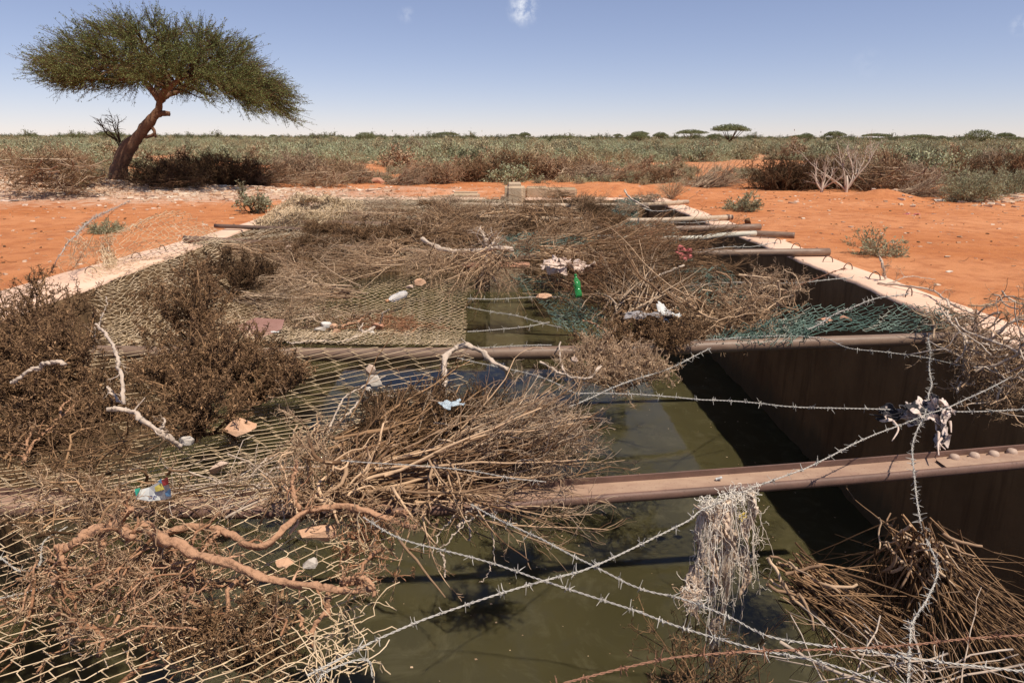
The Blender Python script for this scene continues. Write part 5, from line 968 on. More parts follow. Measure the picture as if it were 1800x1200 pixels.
for k, (px, py, w, h, lb) in enumerate(((1705, 352, 1.25, .85, 'large grey-green bush in front of the right brush line'), (1765, 342, 1.0, .8, 'grey-green bush at the right edge by the rubble'))):
    plant('green_bush', shrub_md(h, w, 110, 900, 9000, .07, .014, up=.35, r=.005), 'twig_tan', 'leaf_sage', PG(px, py), lb, 'bush', 'grey-green bushes at the right')

# big acacia
bp = PG(205, 329); TD = bp[1]+.0
def A3(px, py, dy=0.0): return PD(px, py, TD+dy)
t = thing('acacia_tree', 'large flat-topped acacia with a leaning trunk at the left', 'tree', bp)
tr = MD()
def trunk(pts, r0, r1, K=40, knob=.07, sd=0.):
    c = resample(pts, K); u = np.linspace(0, 1, K); r = (r0+(r1-r0)*u**.8)*(1+knob*np.sin(u*19+sd)+knob*.6*np.sin(u*43+sd)); tubes(c[None], r[None], 16, md=tr, tint=[.3+.4*rng.random()], caps=True); v = tr.v[-3]; v += (rng.normal(size=v.shape)*r.mean()*.05).astype(np.float32); return c, r
cm, rm_ = trunk([A3(203, 334), A3(207, 315), A3(211, 290), A3(224, 262), A3(243, 240), A3(260, 218), A3(272, 202), A3(279, 190), A3(281, 178), A3(281, 172)], .31, .085)
for sgn in (-1, 1, .3, -.4): trunk([A3(204+sgn*7, 338, -.2*abs(sgn)), A3(205+sgn*3, 322, -.1), A3(208, 295)], .14, .09, K=14)
trunk([A3(268, 206), A3(283, 200), A3(298, 200)], .11, .07, K=12); trunk([A3(266, 222), A3(272, 234), A3(262, 240), A3(248, 241)], .05, .04, K=12); trunk([A3(272, 236), A3(274, 242)], .05, .035, K=8)
c1, r1 = trunk([A3(280, 176), A3(272, 165), A3(262, 152), A3(252, 142, -.2), A3(246, 120, -.5)], .10, .05); c2, r2 = trunk([A3(282, 176), A3(292, 168, .2), A3(312, 160, .4), A3(328, 148, .5), A3(345, 125, .8)], .11, .05); c3, r3 = trunk([A3(283, 172), A3(290, 160, -.4), A3(305, 148, -1.2), A3(330, 130, -1.8)], .10, .05); c4, r4 = trunk([A3(280, 172), A3(276, 155, .8), A3(285, 135, 1.6), A3(290, 110, 2)], .10, .05)
# crown: limbs to points through a wide lens-shaped volume, higher on the left, drooping on the right
cx_, cz_ = A3(298, 130)[0], A3(298, 130)[2]
def crown_pts(n, shell=False):
    th = rng.random(n)*2*np.pi; rr = np.sqrt(rng.random(n)); rr = rr*(1+.05*np.sin(5*th)+.05*np.sin(9*th+1))
    X_ = rr*np.cos(th)*3.3; Y_ = rr*np.sin(th)*3.0; xn = rr*np.cos(th)
    top = 1.38*(1-rr**2.6)+.12-.45*np.clip(xn, 0, 1)**2; bot = -.62+.30*rr-1.15*np.clip(xn-.1, 0, 1)**1.2-.2*np.clip(-xn-.6, 0, 1)
    bot = np.minimum(bot, top-.1)
    v = rng.random(n)**(.75); Z_ = bot+(top-bot)*v; return np.stack([cx_+X_, TD+Y_, cz_+Z_], -1)
src = np.concatenate([c1[15:], c2[15:], c3[15:], c4[15:]])
n1 = 46; tg = crown_pts(n1); cn = np.array([cx_, TD, cz_-.2]); tg = tg*.75+cn*.25; tg[:, 2] -= .1
dd = np.linalg.norm(tg[:, None]-src[None], axis=-1)+.3*rng.random((n1, len(src))); s0 = src[dd.argmin(1)]; u = np.linspace(0, 1, 9)[None, :, None]; mid = (s0+tg)/2+rng.normal(size=(n1, 3))*.15+[0, 0, .12]
L1 = s0[:, None]*(1-u)**2+2*mid[:, None]*u*(1-u)+tg[:, None]*u**2; R1 = .045*np.linspace(1, .35, 9)[None]*np.ones((n1, 1)); br = MD(); tubes(L1, R1, 6, md=br)
n2 = 900; tg2 = crown_pts(n2); fl = L1[:, 3:].reshape(-1, 3); s1 = fl[np.array([np.argmin(np.linalg.norm((fl-q)*[1, 1, 1.3], axis=1)) for q in tg2-(tg2-cn)*.10])]; mid = (s1+tg2)/2+rng.normal(size=(n2, 3))*.08; u = np.linspace(0, 1, 7)[None, :, None]
L2 = s1[:, None]*(1-u)**2+2*mid[:, None]*u*(1-u)+tg2[:, None]*u**2; tubes(L2, .014*np.linspace(1, .4, 7)[None]*np.ones((n2, 1)), 4, md=br)
n3 = 7000; L3, R3 = kids(L2, .010*np.ones((n2, 7)), n3, .62, .55, 6, .13, .015, .6, .3, .4, Lv=.5)
# outward sprays
outd = norm((L3[:, 0]-cn)*[1, 1, .35]); L3 = L3+outd[:, None]*(np.linspace(0, 1, 6)**1.3)[None, :, None]*.42*rng.random((n3, 1, 1))**1.5; tubes(L3, R3*1.15, 3, md=br)
place('trunk', tr, M['bark_trunk'], t); place('branches', br, M['twig_dark'], t, kind='stuff')
nl = 165000; k = rng.integers(0, n3, nl); s = rng.random(nl)*4.99; j = s.astype(int); fr = (s-j)[:, None]; q = L3[k, j]*(1-fr)+L3[k, j+1]*fr+rng.normal(size=(nl, 3))*.022
kp = (wob(q[:, 0]*1.0, q[:, 2]*1.6, 1.9, 1)+wob(q[:, 1], q[:, 0], 1.7, 2)+.8*rng.normal(size=nl)) > -1.3; q = q[kp]; k = k[kp]; lv = leaves(q, .055, .016, L3[k, 5]-L3[k, 0], .8); place('crown', lv, M['leaf_acacia'], t, kind='stuff')
sap = thing('dead_sapling', 'leafless small tree standing behind the leaning trunk', 'tree', PG(212, 318)); b_ = PD(215, 262, TD+.6); A = MD(); K = 9
Lm = np.stack([resample([PD(218, 300, TD+.6), PD(205, 245, TD+.6), PD(178, 222, TD+.6), PD(165, 214, TD+.6)], K), resample([PD(218, 300, TD+.6), PD(210, 250, TD+.6), PD(200, 225, TD+.6), PD(196, 204, TD+.6)], K), resample([PD(205, 245, TD+.6), PD(188, 236, TD+.6), PD(182, 225, TD+.6), PD(176, 208, TD+.6)], K), resample([PD(212, 250, TD+.6), PD(208, 235, TD+.6), PD(207, 222, TD+.6), PD(208, 210, TD+.6)], K)])
tubes(Lm, .028*np.linspace(1, .3, K)[None]*np.ones((4, 1)), 6, md=A); Pk, Rk = kids(Lm, .02*np.ones((4, K)), 50, .45, .8, 6, .25, 0, .5, .3, .4); tubes(Pk, Rk, 4, md=A); Pk2, Rk2 = kids(Pk, Rk, 160, .12, .9, 4, .3, 0, .6, .2, .4); tubes(Pk2, Rk2, 3, md=A); place('trunk', A, M['twig_dark'], sap)

# ---- brush line behind the clearing: heaps, thorn bushes, bare trees
proto('bushA', lambda: dome_md((0, 0, .30), (1.0, .7, .75), 70, 800, 4500, .016, .006, .16, low=.3, wig=.25))
proto('bushB', lambda: dome_md((0, 0, .25), (.9, .7, .65), 60, 700, 3800, .02, .006, .20, low=.3, wig=.3, K3wig=.4))
proto('heapA', lambda: tangle_md((0, 0, .3), (1.1, .6, .35), 80, 700, 2600, .018, 1.3, wig=.22, flatd=.5))
proto('heapB', lambda: fan_md((-.8, 0, .05), (1, 0, .3), 1.9, .4, 70, 600, 2400, .014, flat=.2, wig=.1, jit=.2))
G_F = 'cut thorn brush lined up behind the clearing'
HL = [
 ('bushB', 45, 318, 1.1, 1.1, 'twig_brown', 'twig_tan', 'tan dry thorn bush at the left edge beyond the rubble'), ('bushA', 112, 316, 1.15, 1.3, 'twig_brown', 'twig_tan', 'tall tan thorn bush left of the leaning acacia'),
 ('heapA', 90, 323, .95, .9, 'twig_grey', 'twig_brown', 'tangled grey branches in front of the tall tan thorn bush'), ('bushB', 15, 322, .9, 1, 'twig_tan', 'leaf_yellow', 'yellowish bush beyond the rubble at the left edge'),
 ('bushA', 285, 325, 1.1, .9, 'twig_dark', 'twig_dark', 'dark thorn bush in the acacia shade, next to the trunk'), ('bushB', 345, 325, 1.25, 1.15, 'twig_dark', 'twig_dark', 'tallest dark thorn bush in the acacia shade'),  # dark twig colour stands for the acacia's shadow on these bushes
 ('bushA', 405, 326, 1.2, 1.0, 'twig_dark', 'twig_dark', 'dark rounded bush at the right end of the acacia shade'), ('heapA', 300, 330, .8, .6, 'twig_dark', 'twig_brown', 'low dark branches on the ground right of the trunk'),  # acacia shadow put into the twig colour here too
 ('heapB', 455, 326, .9, .8, 'twig_brown', 'twig_tan', 'brown brush heap just right of the shade'), ('bushB', 520, 320, 1.2, 1.2, 'twig_tan', 'twig_grey', 'grey-brown dry bush with an upright stalk'),
 ('heapA', 560, 328, .8, .8, 'twig_grey', 'twig_tan', 'pale low tangle behind the far left netting heap'), ('bushA', 600, 318, 1.1, .9, 'twig_tan', 'twig_tan', 'tan bush beyond the far left tank corner'),
 ('heapA', 640, 322, .8, .7, 'twig_tan', 'twig_grey', 'low grey heap beside the orange rock block'), ('heapB', 715, 325, .7, .8, 'twig_grey', 'twig_grey', 'grey brush heap with a dark log end'),
 ('bushA', 760, 322, 1.1, .9, 'twig_brown', 'twig_tan', 'brown thorn heap behind the left soil mound'), ('bushB', 825, 318, 1.2, .9, 'twig_brown', 'twig_brown', 'brown thorn heap straight behind the inlet gap'),
 ('bushA', 895, 316, 1.3, 1.05, 'twig_brown', 'twig_brown', 'highest brown thorn heap behind the inlet block'), ('bushB', 965, 316, 1.3, 1.0, 'twig_brown', 'twig_tan', 'brown thorn heap right of the highest one'),
 ('bushA', 1030, 314, 1.1, .9, 'twig_brown', 'twig_tan', 'brown heap behind the right soil mound'), ('heapA', 1040, 318, .9, .8, 'twig_grey', 'twig_grey', 'pale bare branches on the right soil mound'),
 ('heapB', 1100, 318, .9, .7, 'twig_tan', 'twig_tan', 'low tan heap beyond the right soil mound'), ('bushB', 1150, 322, .8, .9, 'twig_dark', 'twig_brown', 'small dark bush behind the straw-coloured tuft'),
 ('heapB', 1262, 328, .95, .7, 'twig_grey', 'twig_grey', 'silvery grey cut brush heap by the path'), ('heapA', 1240, 327, .6, .7, 'twig_grey', 'twig_grey', 'smaller silvery brush at the left of the silvery heap'),
 ('bushA', 1375, 333, 1.2, 1.1, 'twig_dark', 'twig_dark', 'dark brown thorn heap right of the path'), ('bushB', 1430, 330, 1.1, 1.2, 'twig_dark', 'twig_dark', 'dark thorn heap behind the two bare white trees'),
 ('bushA', 1490, 330, 1.1, 1.1, 'twig_dark', 'twig_grey', 'brown thorn heap right of the bare white trees'), ('heapA', 1545, 335, 1.1, .9, 'twig_grey', 'twig_brown', 'grey-brown tangled heap in the right brush line'),
 ('bushB', 1600, 330, 1.1, 1.0, 'twig_brown', 'twig_grey', 'greyish thorn heap behind the red soil mound'), ('heapB', 1630, 345, .8, .7, 'twig_grey', 'twig_grey', 'pale splintered branches left of the grey-green bush'),
 ('bushA', 1670, 318, 1.2, 1.0, 'twig_dark', 'twig_brown', 'dark bush on the rise behind the grey-green bush'), ('bushB', 1740, 318, 1.3, 1.2, 'twig_dark', 'twig_grey', 'brown thorny bush near the right edge'),
 ('bushA', 1795, 322, 1.3, 1.2, 'twig_brown', 'twig_brown', 'brown thorny bush cut off by the right edge'), ('heapA', 1590, 350, .36, .45, 'twig_brown', 'twig_brown', 'low dry weeds on the small red soil mound'),
 ('bushB', 1545, 305, 1.2, 1.2, 'twig_tan', 'twig_tan', 'tall bare thorn bush beyond the right brush line'), ('bushA', 1480, 305, 1.1, 1.1, 'twig_grey', 'twig_tan', 'bare greyish bush beyond the white trees'),
]
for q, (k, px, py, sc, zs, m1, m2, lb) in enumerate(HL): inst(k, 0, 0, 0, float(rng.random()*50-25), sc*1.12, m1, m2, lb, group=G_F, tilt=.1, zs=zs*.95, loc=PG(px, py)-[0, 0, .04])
inst('bushA', 0, 0, 0, 20, 2.0, 'twig_grey', 'twig_grey', 'big round grey leafless bush out on the plain', group=None, loc=PG(728, 277)-[0, 0, .1], zs=1.0, name='round_bush', cat='bush')
def baretree(px, py, hpx, label, mt='bark_pale'):
    p = PG(px, py); sc = hpx*p[1]/1200*1.05; n = 7; d = norm(rng.normal(size=(n, 3))*[.6, .4, .1]+[0, 0, 1]); A = MD(); P1 = walk(np.repeat(p[None], n, 0)+[0, 0, .05], d, sc*(.7+.4*rng.random(n)), 9, .13); R1 = .028*np.linspace(1, .3, 9)[None]*np.ones((n, 1)); tubes(P1, R1, 6, md=A)
    st = resample([p-[0, 0, .1], p+[0, 0, sc*.15], P1[:, 3].mean(0)], 8); tubes(st[None], np.linspace(.05, .03, 8)[None], 8, md=A); P2, R2 = kids(P1, R1, 40, sc*.5, .6, 6, .18, 0, .6, .3, .4); tubes(P2, R2, 4, md=A); P3, R3 = kids(P2, R2, 150, sc*.2, .7, 4, .25, 0, .6, .2, .4); tubes(P3, R3, 3, md=A)
    t = thing('bare_tree', label, 'tree', p, 'leafless little trees in the right brush line'); place('trunk', A, M[mt], t)
baretree(1487, 338, 95, 'white leafless tree, taller of two at the right'); baretree(1444, 338, 50, 'low white forked tree, smaller of two at the right'); baretree(1560, 318, 62, 'brown leafless thorn tree rising above the right brush line', 'twig_brown'); baretree(1700, 318, 48, 'brown leafless thorn tree behind the grey-green bush', 'twig_brown')

# ---- scrub plain
def scrub_md(w, h, n=60, nl=2000, ll=.085, lw=.032, spiky=.5):
    d = sm(n)*[1, 1, .6]; d[:, 2] = np.abs(d[:, 2])+.25; d = norm(d*[w, w, h]); P1 = walk(rng.normal(size=(n, 3))*[w*.25, w*.25, 0], d, h*(.6+.5*rng.random(n)), 5, .18, .02); R1 = .012*np.linspace(1, .4, 5)[None]*np.ones((n, 1)); A = tubes(P1, R1, 3)
    P2, R2 = kids(P1, R1, n*4, h*.4, .7, 4, .25, .05, .6, .3, .5); tubes(P2, R2, 3, md=A); k = rng.integers(0, n*4, nl); j = rng.integers(0, 4, nl); B = leaves(P2[k, j]+rng.normal(size=(nl, 3))*h*.05, ll, lw, P2[k, 3]-P2[k, 0], .8); return A, B
for nm, a in (('scrubA', (.9, .7)), ('scrubB', (1.1, .55)), ('scrubC', (.7, .8)), ('scrubD', (1.2, .65))): proto(nm, lambda: scrub_md(*a))
kinds = [('scrubA', 'twig_tan', 'leaf_scrub', 'leafy grey-green'), ('scrubB', 'twig_tan', 'leaf_scrub', 'low grey-green'), ('scrubC', 'twig_tan', 'leaf_yellow', 'dry yellowish'), ('scrubD', 'twig_dark', 'leaf_dark', 'dark green'), ('scrubC', 'twig_brown', 'twig_tan', 'leafless brown')]
def plain_pt(y0, y1):
    y = y0+(y1-y0)*rng.random(); x = (rng.random()*2-1)*(y*.80+2); return x, y
cnt = 0; nice = rng.random; used = {}
LM = [(-1e9, 'beyond the rubble at the far left'), (90, 'beyond the tan thorn bushes left of the acacia'), (200, 'behind the leaning acacia trunk'), (290, 'beyond the shaded bushes right of the acacia'), (430, 'beyond the small sage-green shrub'), (530, 'beyond the heap of bunched netting'), (620, 'left of the big round grey bush'), (700, 'around the big round grey bush'), (780, 'beyond the left soil mound'), (860, 'straight beyond the inlet block'), (960, 'beyond the right soil mound'), (1060, 'beyond the far right tank corner'), (1150, 'left of the silvery brush heap'), (1240, 'under the clearest umbrella acacia'), (1330, 'beyond the path gap'), (1420, 'beyond the bare white trees'), (1510, 'beyond the brown leafless thorn tree'), (1600, 'beyond the red soil mound'), (1690, 'beyond the grey-green bush at the right'), (1760, 'at the far right edge')]
def where(x, y):
    px = 880+1200*x/max(y, 1)*1.04; return [w for a, w in LM if px >= a][-1]
def clear(x, y):
    if y < 26: return True
    # bare soil patches and the path beyond the clearing on the right
    if abs(x-(y*.425-.6)) < .9+.02*y and y < 48: return True
    return wob(x, y, .16, .7)+.6*wob(x, y, .41, 2) > .22 and y < 120
while cnt < 290:
    x, y = plain_pt(25.5, 60) if cnt < 240 else plain_pt(60, 75)
    if clear(x, y): continue
    f = nice(); far_ = (y-25)/40
    s_ = float(.6+1.15*rng.random()**1.6)
    k = kinds[0] if f < .28 else kinds[1] if f < .50 else kinds[2] if f < .76 else kinds[3] if f < .84 else kinds[4]
    inst(k[0], 0, 0, 0, float(rng.random()*360), s_, k[1], k[2], ('big ' if s_ > 1.1 else 'small ' if s_ < .8 else '')+k[3]+' scrub bush '+where(x, y)+('' if y < 40 else ', farther out'), group='scrub bushes on the plain', loc=(x, y, float(gz(x, y))-.03), name='scrub_bush', cat='bush', zs=float(.7+.5*rng.random())); cnt += 1
# the rest of the plain as one mass: instances on points
def scatter(name, pts, scl, protos, label, cat):
    """one object: geometry nodes put joined shrubs on its points"""
    src = bpy.data.collections.new(name+'_kinds')
    for i, (kn, m1, m2) in enumerate(protos):
        a, b = pro[kn]; me = bpy.data.meshes.new(name+'_kind'); bm = bmesh.new(); 
        for q, mm in enumerate((a, b)):
            tmp = bmesh.new(); tmp.from_mesh(mm)
            for f_ in tmp.faces: f_.material_index = q
            t2 = bpy.data.meshes.new('x'); tmp.to_mesh(t2); tmp.free(); bm.from_mesh(t2)
        bm.to_mesh(me); bm.free(); me.materials.append(M[m1]); me.materials.append(M[m2]); o = bpy.data.objects.new('shrub_kind', me); src.objects.link(o)
    me = bpy.data.meshes.new(name); me.vertices.add(len(pts)); me.vertices.foreach_set('co', np.asarray(pts, np.float32).ravel()); at = me.attributes.new('sz', 'FLOAT', 'POINT'); at.data.foreach_set('value', np.asarray(scl, np.float32)); me.update()
    ob = bpy.data.objects.new(name, me); COL.objects.link(ob); tagit(ob, label, cat, kind='stuff')
    ng = bpy.data.node_groups.new(name, 'GeometryNodeTree'); ng.interface.new_socket('Geometry', in_out='INPUT', socket_type='NodeSocketGeometry'); ng.interface.new_socket('Geometry', in_out='OUTPUT', socket_type='NodeSocketGeometry')
    gi = ng.nodes.new('NodeGroupInput'); go = ng.nodes.new('NodeGroupOutput'); iop = ng.nodes.new('GeometryNodeInstanceOnPoints'); ci = ng.nodes.new('GeometryNodeCollectionInfo'); ci.inputs[0].default_value = src; ci.inputs['Separate Children'].default_value = True; ci.inputs['Reset Children'].default_value = True
    rv = ng.nodes.new('FunctionNodeRandomValue'); rv.data_type = 'FLOAT_VECTOR'; rv.inputs[0].default_value = (-.06, -.06, 0); rv.inputs[1].default_value = (.06, .06, 6.28); na = ng.nodes.new('GeometryNodeInputNamedAttribute'); na.data_type = 'FLOAT'; na.inputs[0].default_value = 'sz'
    iop.inputs['Pick Instance'].default_value = True; ng.links.new(gi.outputs[0], iop.inputs['Points']); ng.links.new(ci.outputs[0], iop.inputs['Instance']); ng.links.new(rv.outputs[0], iop.inputs['Rotation']); ng.links.new(na.outputs[0], iop.inputs['Scale'])
    ng.links.new(iop.outputs[0], go.inputs[0]); m_ = ob.modifiers.new('scatter', 'NODES'); m_.node_group = ng
n = 9500; y = 50+650*rng.random(n)**1.7; x = (rng.random(n)*2-1)*(y*.82+3); keep = ~((wob(x, y, .16, .7)+.6*wob(x, y, .41, 2) > .2+np.clip((y-70)/110, 0, 2)) & (y < 220)) & ~((abs(x-(y*.425-.6)) < 1.3) & (y < 60)) & ~((y < 70) & (rng.random(n) < .4)); x, y = x[keep], y[keep]
scatter('scrub_plain', np.stack([x, y, gz(x, y)-.03], -1), (.6+1.3*rng.random(len(x))**1.8)*(1+.0026*np.clip(y-80, 0, 500)), [('scrubA', 'twig_tan', 'leaf_scrub'), ('scrubB', 'twig_tan', 'leaf_scrub'), ('scrubD', 'twig_tan', 'leaf_scrub'), ('scrubC', 'twig_brown', 'leaf_yellow'), ('scrubD', 'twig_dark', 'leaf_scrub'), ('scrubC', 'twig_tan', 'leaf_sage')], 'grey-green scrub covering the plain out to the horizon', 'scrub')
# low weeds near the brush line
n = 700; y = 20.5+14*rng.random(n); x = (rng.random(n)*2-1)*(y*.8); d_ = np.abs(x+.2) ; keep = (y > 24.5) ; x, y = x[keep], y[keep]
scatter('dry_weeds', np.stack([x, y, gz(x, y)-.02], -1), .18+.3*rng.random(len(x)), [('scrubC', 'twig_straw', 'leaf_yellow'), ('scrubA', 'twig_tan', 'leaf_sage'), ('tangleA', 'twig_tan', 'twig_tan')], 'low dry weeds and litter between the brush heaps', 'weeds')
# trees on the horizon
def umbrella_md(seed, rx=2.6, h=4.2, th=1.15, nl=3800, roundc=False):
    A = MD(); n = 9; base = np.zeros((n, 3)); 
    if roundc: tg = sm(n)*[1, 1, .8]*[rx*.7, rx*.7, h*.3]+[0, 0, h*.62]
    else: an = rng.random(n)*6.28; rr = rx*(.3+.65*rng.random(n)); tg = np.stack([np.cos(an)*rr, np.sin(an)*rr, h-.35-.12*rr+.1*rng.random(n)], -1)
    fork = np.array((.1, 0, h*.22)); u = np.linspace(0, 1, 7)[None, :, None]; mid = (fork+tg)/2+[0, 0, -.15*h]*np.ones((n, 3)); L1 = fork*(1-u)**2+2*mid[:, None]*u*(1-u)+tg[:, None]*u**2
    tubes(L1, .09*np.linspace(1, .3, 7)[None]*np.ones((n, 1)), 5, md=A); tubes(resample([(0, 0, -.1), (.08, 0, h*.1), (.1, 0, h*.24)], 6)[None], np.linspace(.17, .11, 6)[None], 7, md=A)
    th_ = rng.random(nl)*6.28; r_ = np.sqrt(rng.random(nl))*(1+.10*np.sin(4*th_+seed)+.07*np.sin(7*th_)); zz = rng.random(nl)
    if roundc: q = sm(nl)*(.6+.45*rng.random((nl, 1)))*[rx, rx, h*.42]+[0, 0, h*.58]
    else: q = np.stack([r_*np.cos(th_)*rx, r_*np.sin(th_)*rx, h-th*.9+(zz*th*(1-.55*r_**2))+.10*np.sin(5*r_+3*th_)-.18*r_], -1)
    return A, leaves(q, .20, .11, None, 1)
tv = [umbrella_md(1), umbrella_md(2, 3.0, 3.6, 1.0), umbrella_md(3, 2.2, 3.4, 1.3), umbrella_md(4, 2.0, 3.0, 1.0, 3000, True)]
tm = [(a.mesh('t'), b.mesh('c')) for a, b in tv]
def dtree(px, topy, basey, k, label, group, w=1.0, leaf='leaf_tree', D=None):
    D = D or None; p = PG(px, basey) if D is None else np.array((ray(px, 600).x/ray(px, 600).y*D, D, 0.)); hh = {0: 4.2, 1: 3.6, 2: 3.4, 3: 3.0}[k]
    top = PD(px, topy, p[1])[2]; s = (top-p[2])/hh; x = PD(px, topy, p[1])[0]; p = np.array((x, p[1], float(gz(x, p[1]))))
    t = thing('acacia_tree', label, 'tree', p, group); t.scale = (s*w, s*w, s); t.rotation_euler = (0, 0, float(rng.random()*6.28))
    for nm, me, mm in (('trunk', tm[k][0], 'twig_dark'), ('crown', tm[k][1], leaf)):
        o = bpy.data.objects.new(nm, colored(me, mm)); COL.objects.link(o); o.parent = t
        if nm == 'crown': o['kind'] = 'stuff'
dtree(1285, 219, 257, 0, 'clearest umbrella acacia on the horizon, right of centre', None, 1.4); dtree(1216, 228, 251, 1, 'spreading acacia left of the clearest umbrella acacia', None, 1.4)
dtree(1256, 241, 256, 2, 'small acacia directly left of the clearest umbrella acacia', None, .8); dtree(1468, 231, 252, 2, 'compact dark acacia on the horizon, above the bare white tree', None, 1.3); dtree(1541, 235, 252, 1, 'flat pale acacia above the brown leafless thorn tree', None, 1.8)
dtree(1618, 236, 254, 1, 'flat acacia between the two rightmost tall trees', None, 1.6); dtree(1724, 228, 256, 3, 'round-crowned tree on the horizon near the right edge', None, 1.25); dtree(1700, 242, 254, 3, 'small round tree beside the tall round-crowned one', None, 1); dtree(1788, 241, 254, 1, 'flat acacia at the right end of the horizon', None, 1.2)
dtree(183, 231, 250, 2, 'acacia crown peeping over the tan thorn bush at the left', None, 1.2); dtree(480, 236.5, 247, 1, 'tiny lone acacia on the skyline right of the big tree', None, .8); dtree(972, 239.5, 248, 1, 'tiny lone acacia on the skyline above the inlet block', None, .8)
xs = sorted(float(v) for v in np.concatenate([rng.uniform(0, 1800, 18), 1150+rng.normal(size=12)*70, 1600+rng.normal(size=18)*110])); xs = [v for v in xs if -10 < v < 1810]
for q, px in enumerate(xs):
    px = px+float(rng.normal()*9); D_ = 200+260*float(rng.random()); hp = 3.5+10*float(rng.random())**3; hor = 243.5+(px-900)*.0028
    dtree(px, hor-hp, 0, int(rng.integers(0, 4)), 'distant skyline tree '+where((px-880)/1200*D_, D_)+(', low crown' if hp < 5 else ', taller crown'), 'distant trees along the horizon', 1.0+.6*float(rng.random()), D=D_)
n = 3000; y = 260+420*rng.random(n); x = (rng.random(n)*2-1)*(y*.85); scatter('distant_woodland', np.stack([x, y, gz(x, y)-.1], -1), 2.4+2.6*rng.random(n)**3, [('scrubC', 'twig_brown', 'leaf_tree'), ('scrubD', 'twig_dark', 'leaf_tree'), ('scrubA', 'twig_dark', 'leaf_dark')], 'dark band of far-off trees and bushes under the skyline', 'woodland')

# ---- rubble and pebbles
def chips(pts, s, fl=.35):
    n = len(pts); c = np.array([(x, y, z) for z in (-1, 1) for y in (-1, 1) for x in (-1, 1)], float)*.5; V = c[None]*(.75+.5*rng.random((n, 8, 3))); sz = s[:, None]*np.stack([.7+.9*rng.random(n), .5+.6*rng.random(n), fl*(.5+.8*rng.random(n))], -1); V = V*sz[:, None]
    an = rng.random(n)*6.28; tl = rng.normal(size=n)*.3; ca, sa = np.cos(an), np.sin(an); ct, st_ = np.cos(tl), np.sin(tl); X_, Y_, Z_ = V[..., 0], V[..., 1], V[..., 2]; Y2 = Y_*ct[:, None]-Z_*st_[:, None]; Z2 = Y_*st_[:, None]+Z_*ct[:, None]; V = np.stack([X_*ca[:, None]-Y2*sa[:, None], X_*sa[:, None]+Y2*ca[:, None], Z2], -1)+pts[:, None]
    f = np.array([(0, 2, 3, 1), (4, 5, 7, 6), (0, 1, 5, 4), (2, 6, 7, 3), (0, 4, 6, 2), (1, 3, 7, 5)]); F = (f[None]+8*np.arange(n)[:, None, None]).reshape(-1, 4); return V.reshape(-1, 3), F
def field(name, n, xf, yf, s0, s1, label, pw=3):
    x, y = xf(n), yf(n); ok = ~((x > -5.2) & (x < 4.5) & (y < 18.6)); x, y = x[ok], y[ok]; s = s0+(s1-s0)*rng.random(len(x))**pw; V, F_ = chips(np.stack([x, y, gz(x, y)+s*.06], -1), s); md = MD(); md.add(V, F_, np.repeat(np.clip(rng.random(len(x))*.8+.2*rng.random(len(x)), 0, 1), 8)); place(name, md, M['rubble'], smooth=False, kind='stuff', label=label, cat='stones')
field('pale_rubble', 17000, lambda n: -17+rng.normal(size=n)*5.5, lambda n: 20.4+rng.normal(size=n)*1.2, .02, .16, 'bank of pale broken stones at the left below the acacia', 2.5)
field('pale_rubble', 2600, lambda n: -10+rng.normal(size=n)*2.6, lambda n: 19.8+rng.normal(size=n)*.9, .015, .11, 'thin scatter of pale stone chips between the acacia and the tank', 3)
field('pale_rubble', 2600, lambda n: 17+rng.normal(size=n)*2.6, lambda n: 17.4+rng.normal(size=n)*1.0, .02, .17, 'small bank of pale stones at the right edge', 2.5)
field('soil_pebbles', 9000, lambda n: rng.uniform(-22, 22, n), lambda n: 2+22*rng.random(n)**.7, .008, .07, 'small stones and crumbs scattered on the red soil', 5)
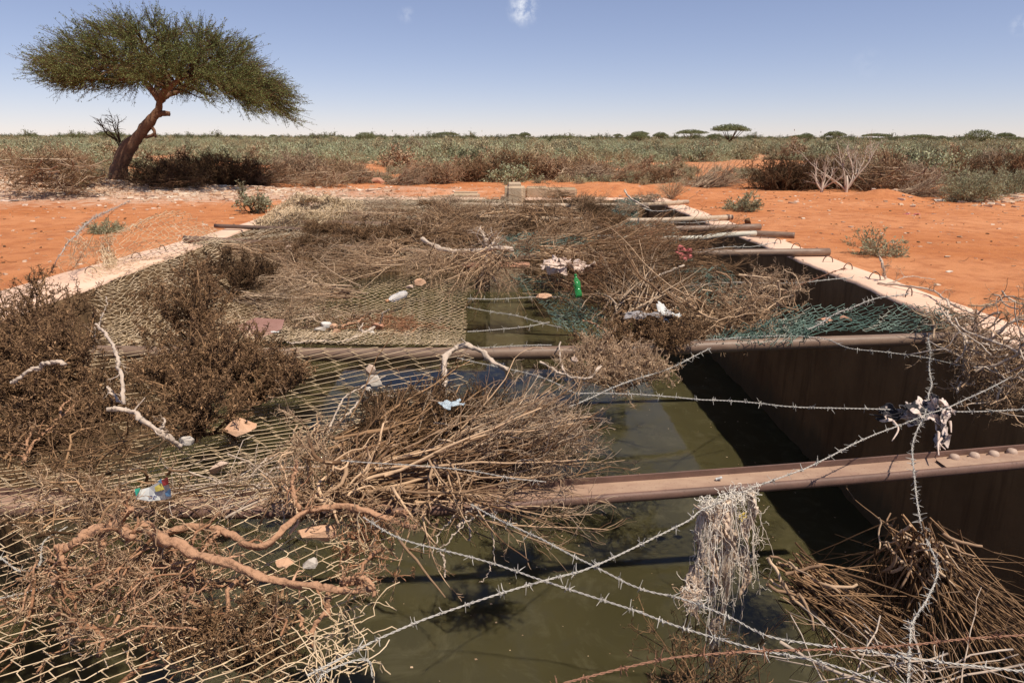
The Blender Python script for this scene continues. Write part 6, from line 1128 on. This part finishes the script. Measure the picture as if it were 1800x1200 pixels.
n = 900; x = rng.uniform(-22, 22, n); y = 4+20*rng.random(n); ok = ~((x > -5.2) & (x < 4.5) & (y < 18.6)); x, y = x[ok], y[ok]; n = len(x); st = np.stack([x, y, gz(x, y)+.008], -1); d = sm(n)*[1, 1, .05]; md = tubes(walk(st, d, .05+.22*rng.random(n)**2, 5, .2), np.full((n, 5), .003), 3); md.v[-1][:, 2] = np.maximum(md.v[-1][:, 2], gz(md.v[-1][:, 0], md.v[-1][:, 1])+.002); place('ground_twigs', md, M['twig_tan'], kind='stuff', label='tiny twigs scattered over the red soil', cat='twigs')
n = 1500; x = rng.uniform(-20, 20, n); y = 4+19*rng.random(n)**.8; ok = ~((x > -5.2) & (x < 4.5) & (y < 18.6)); x, y = x[ok], y[ok]; sz_ = .012+.035*rng.random(len(x))**3; V, F_ = chips(np.stack([x, y, gz(x, y)+sz_*.1], -1), sz_, .6); md = MD(); md.add(V, F_); place('dung_and_clods', md, M['twig_dark'], smooth=False, kind='stuff', label='dark droppings and clods scattered on the red soil', cat='droppings')
# a few bigger single stones on the soil
for q, (px, py, s) in enumerate(((105, 365, .10), (43, 361, .12), (175, 362, .1), (340, 362, .07), (270, 367, .09), (130, 367, .08), (530, 362, .06), (1330, 352, .07), (1400, 355, .09), (1480, 357, .07), (1300, 348, .06))):
    od = {0: 'second', 1: 'leftmost', 2: 'fourth', 3: 'sixth', 4: 'fifth', 5: 'third', 6: 'seventh', 7: 'second', 8: 'third', 9: 'fourth', 10: 'leftmost'}[q]
    v, f = rock((s, s*.7, s*.4), 200+q, 12); p = PG(px, py); md = MD(); md.add(v+p, f); place('stone', md, M['stone_pink' if q % 3 else 'stone_orange'], loc=p, smooth=False, label=od+(' from the left of the seven larger stones on the soil left of the tank' if px < 600 else ' from the left of the four larger stones right of the far pipes').replace(' from the left', '' if od == 'leftmost' else ' from the left'), cat='stone', group='larger stones left of the tank' if px < 600 else 'larger stones right of the tank')
print('tris', sum(len(o.data.loops)//4*2 for o in bpy.data.objects if o.type == 'MESH'))
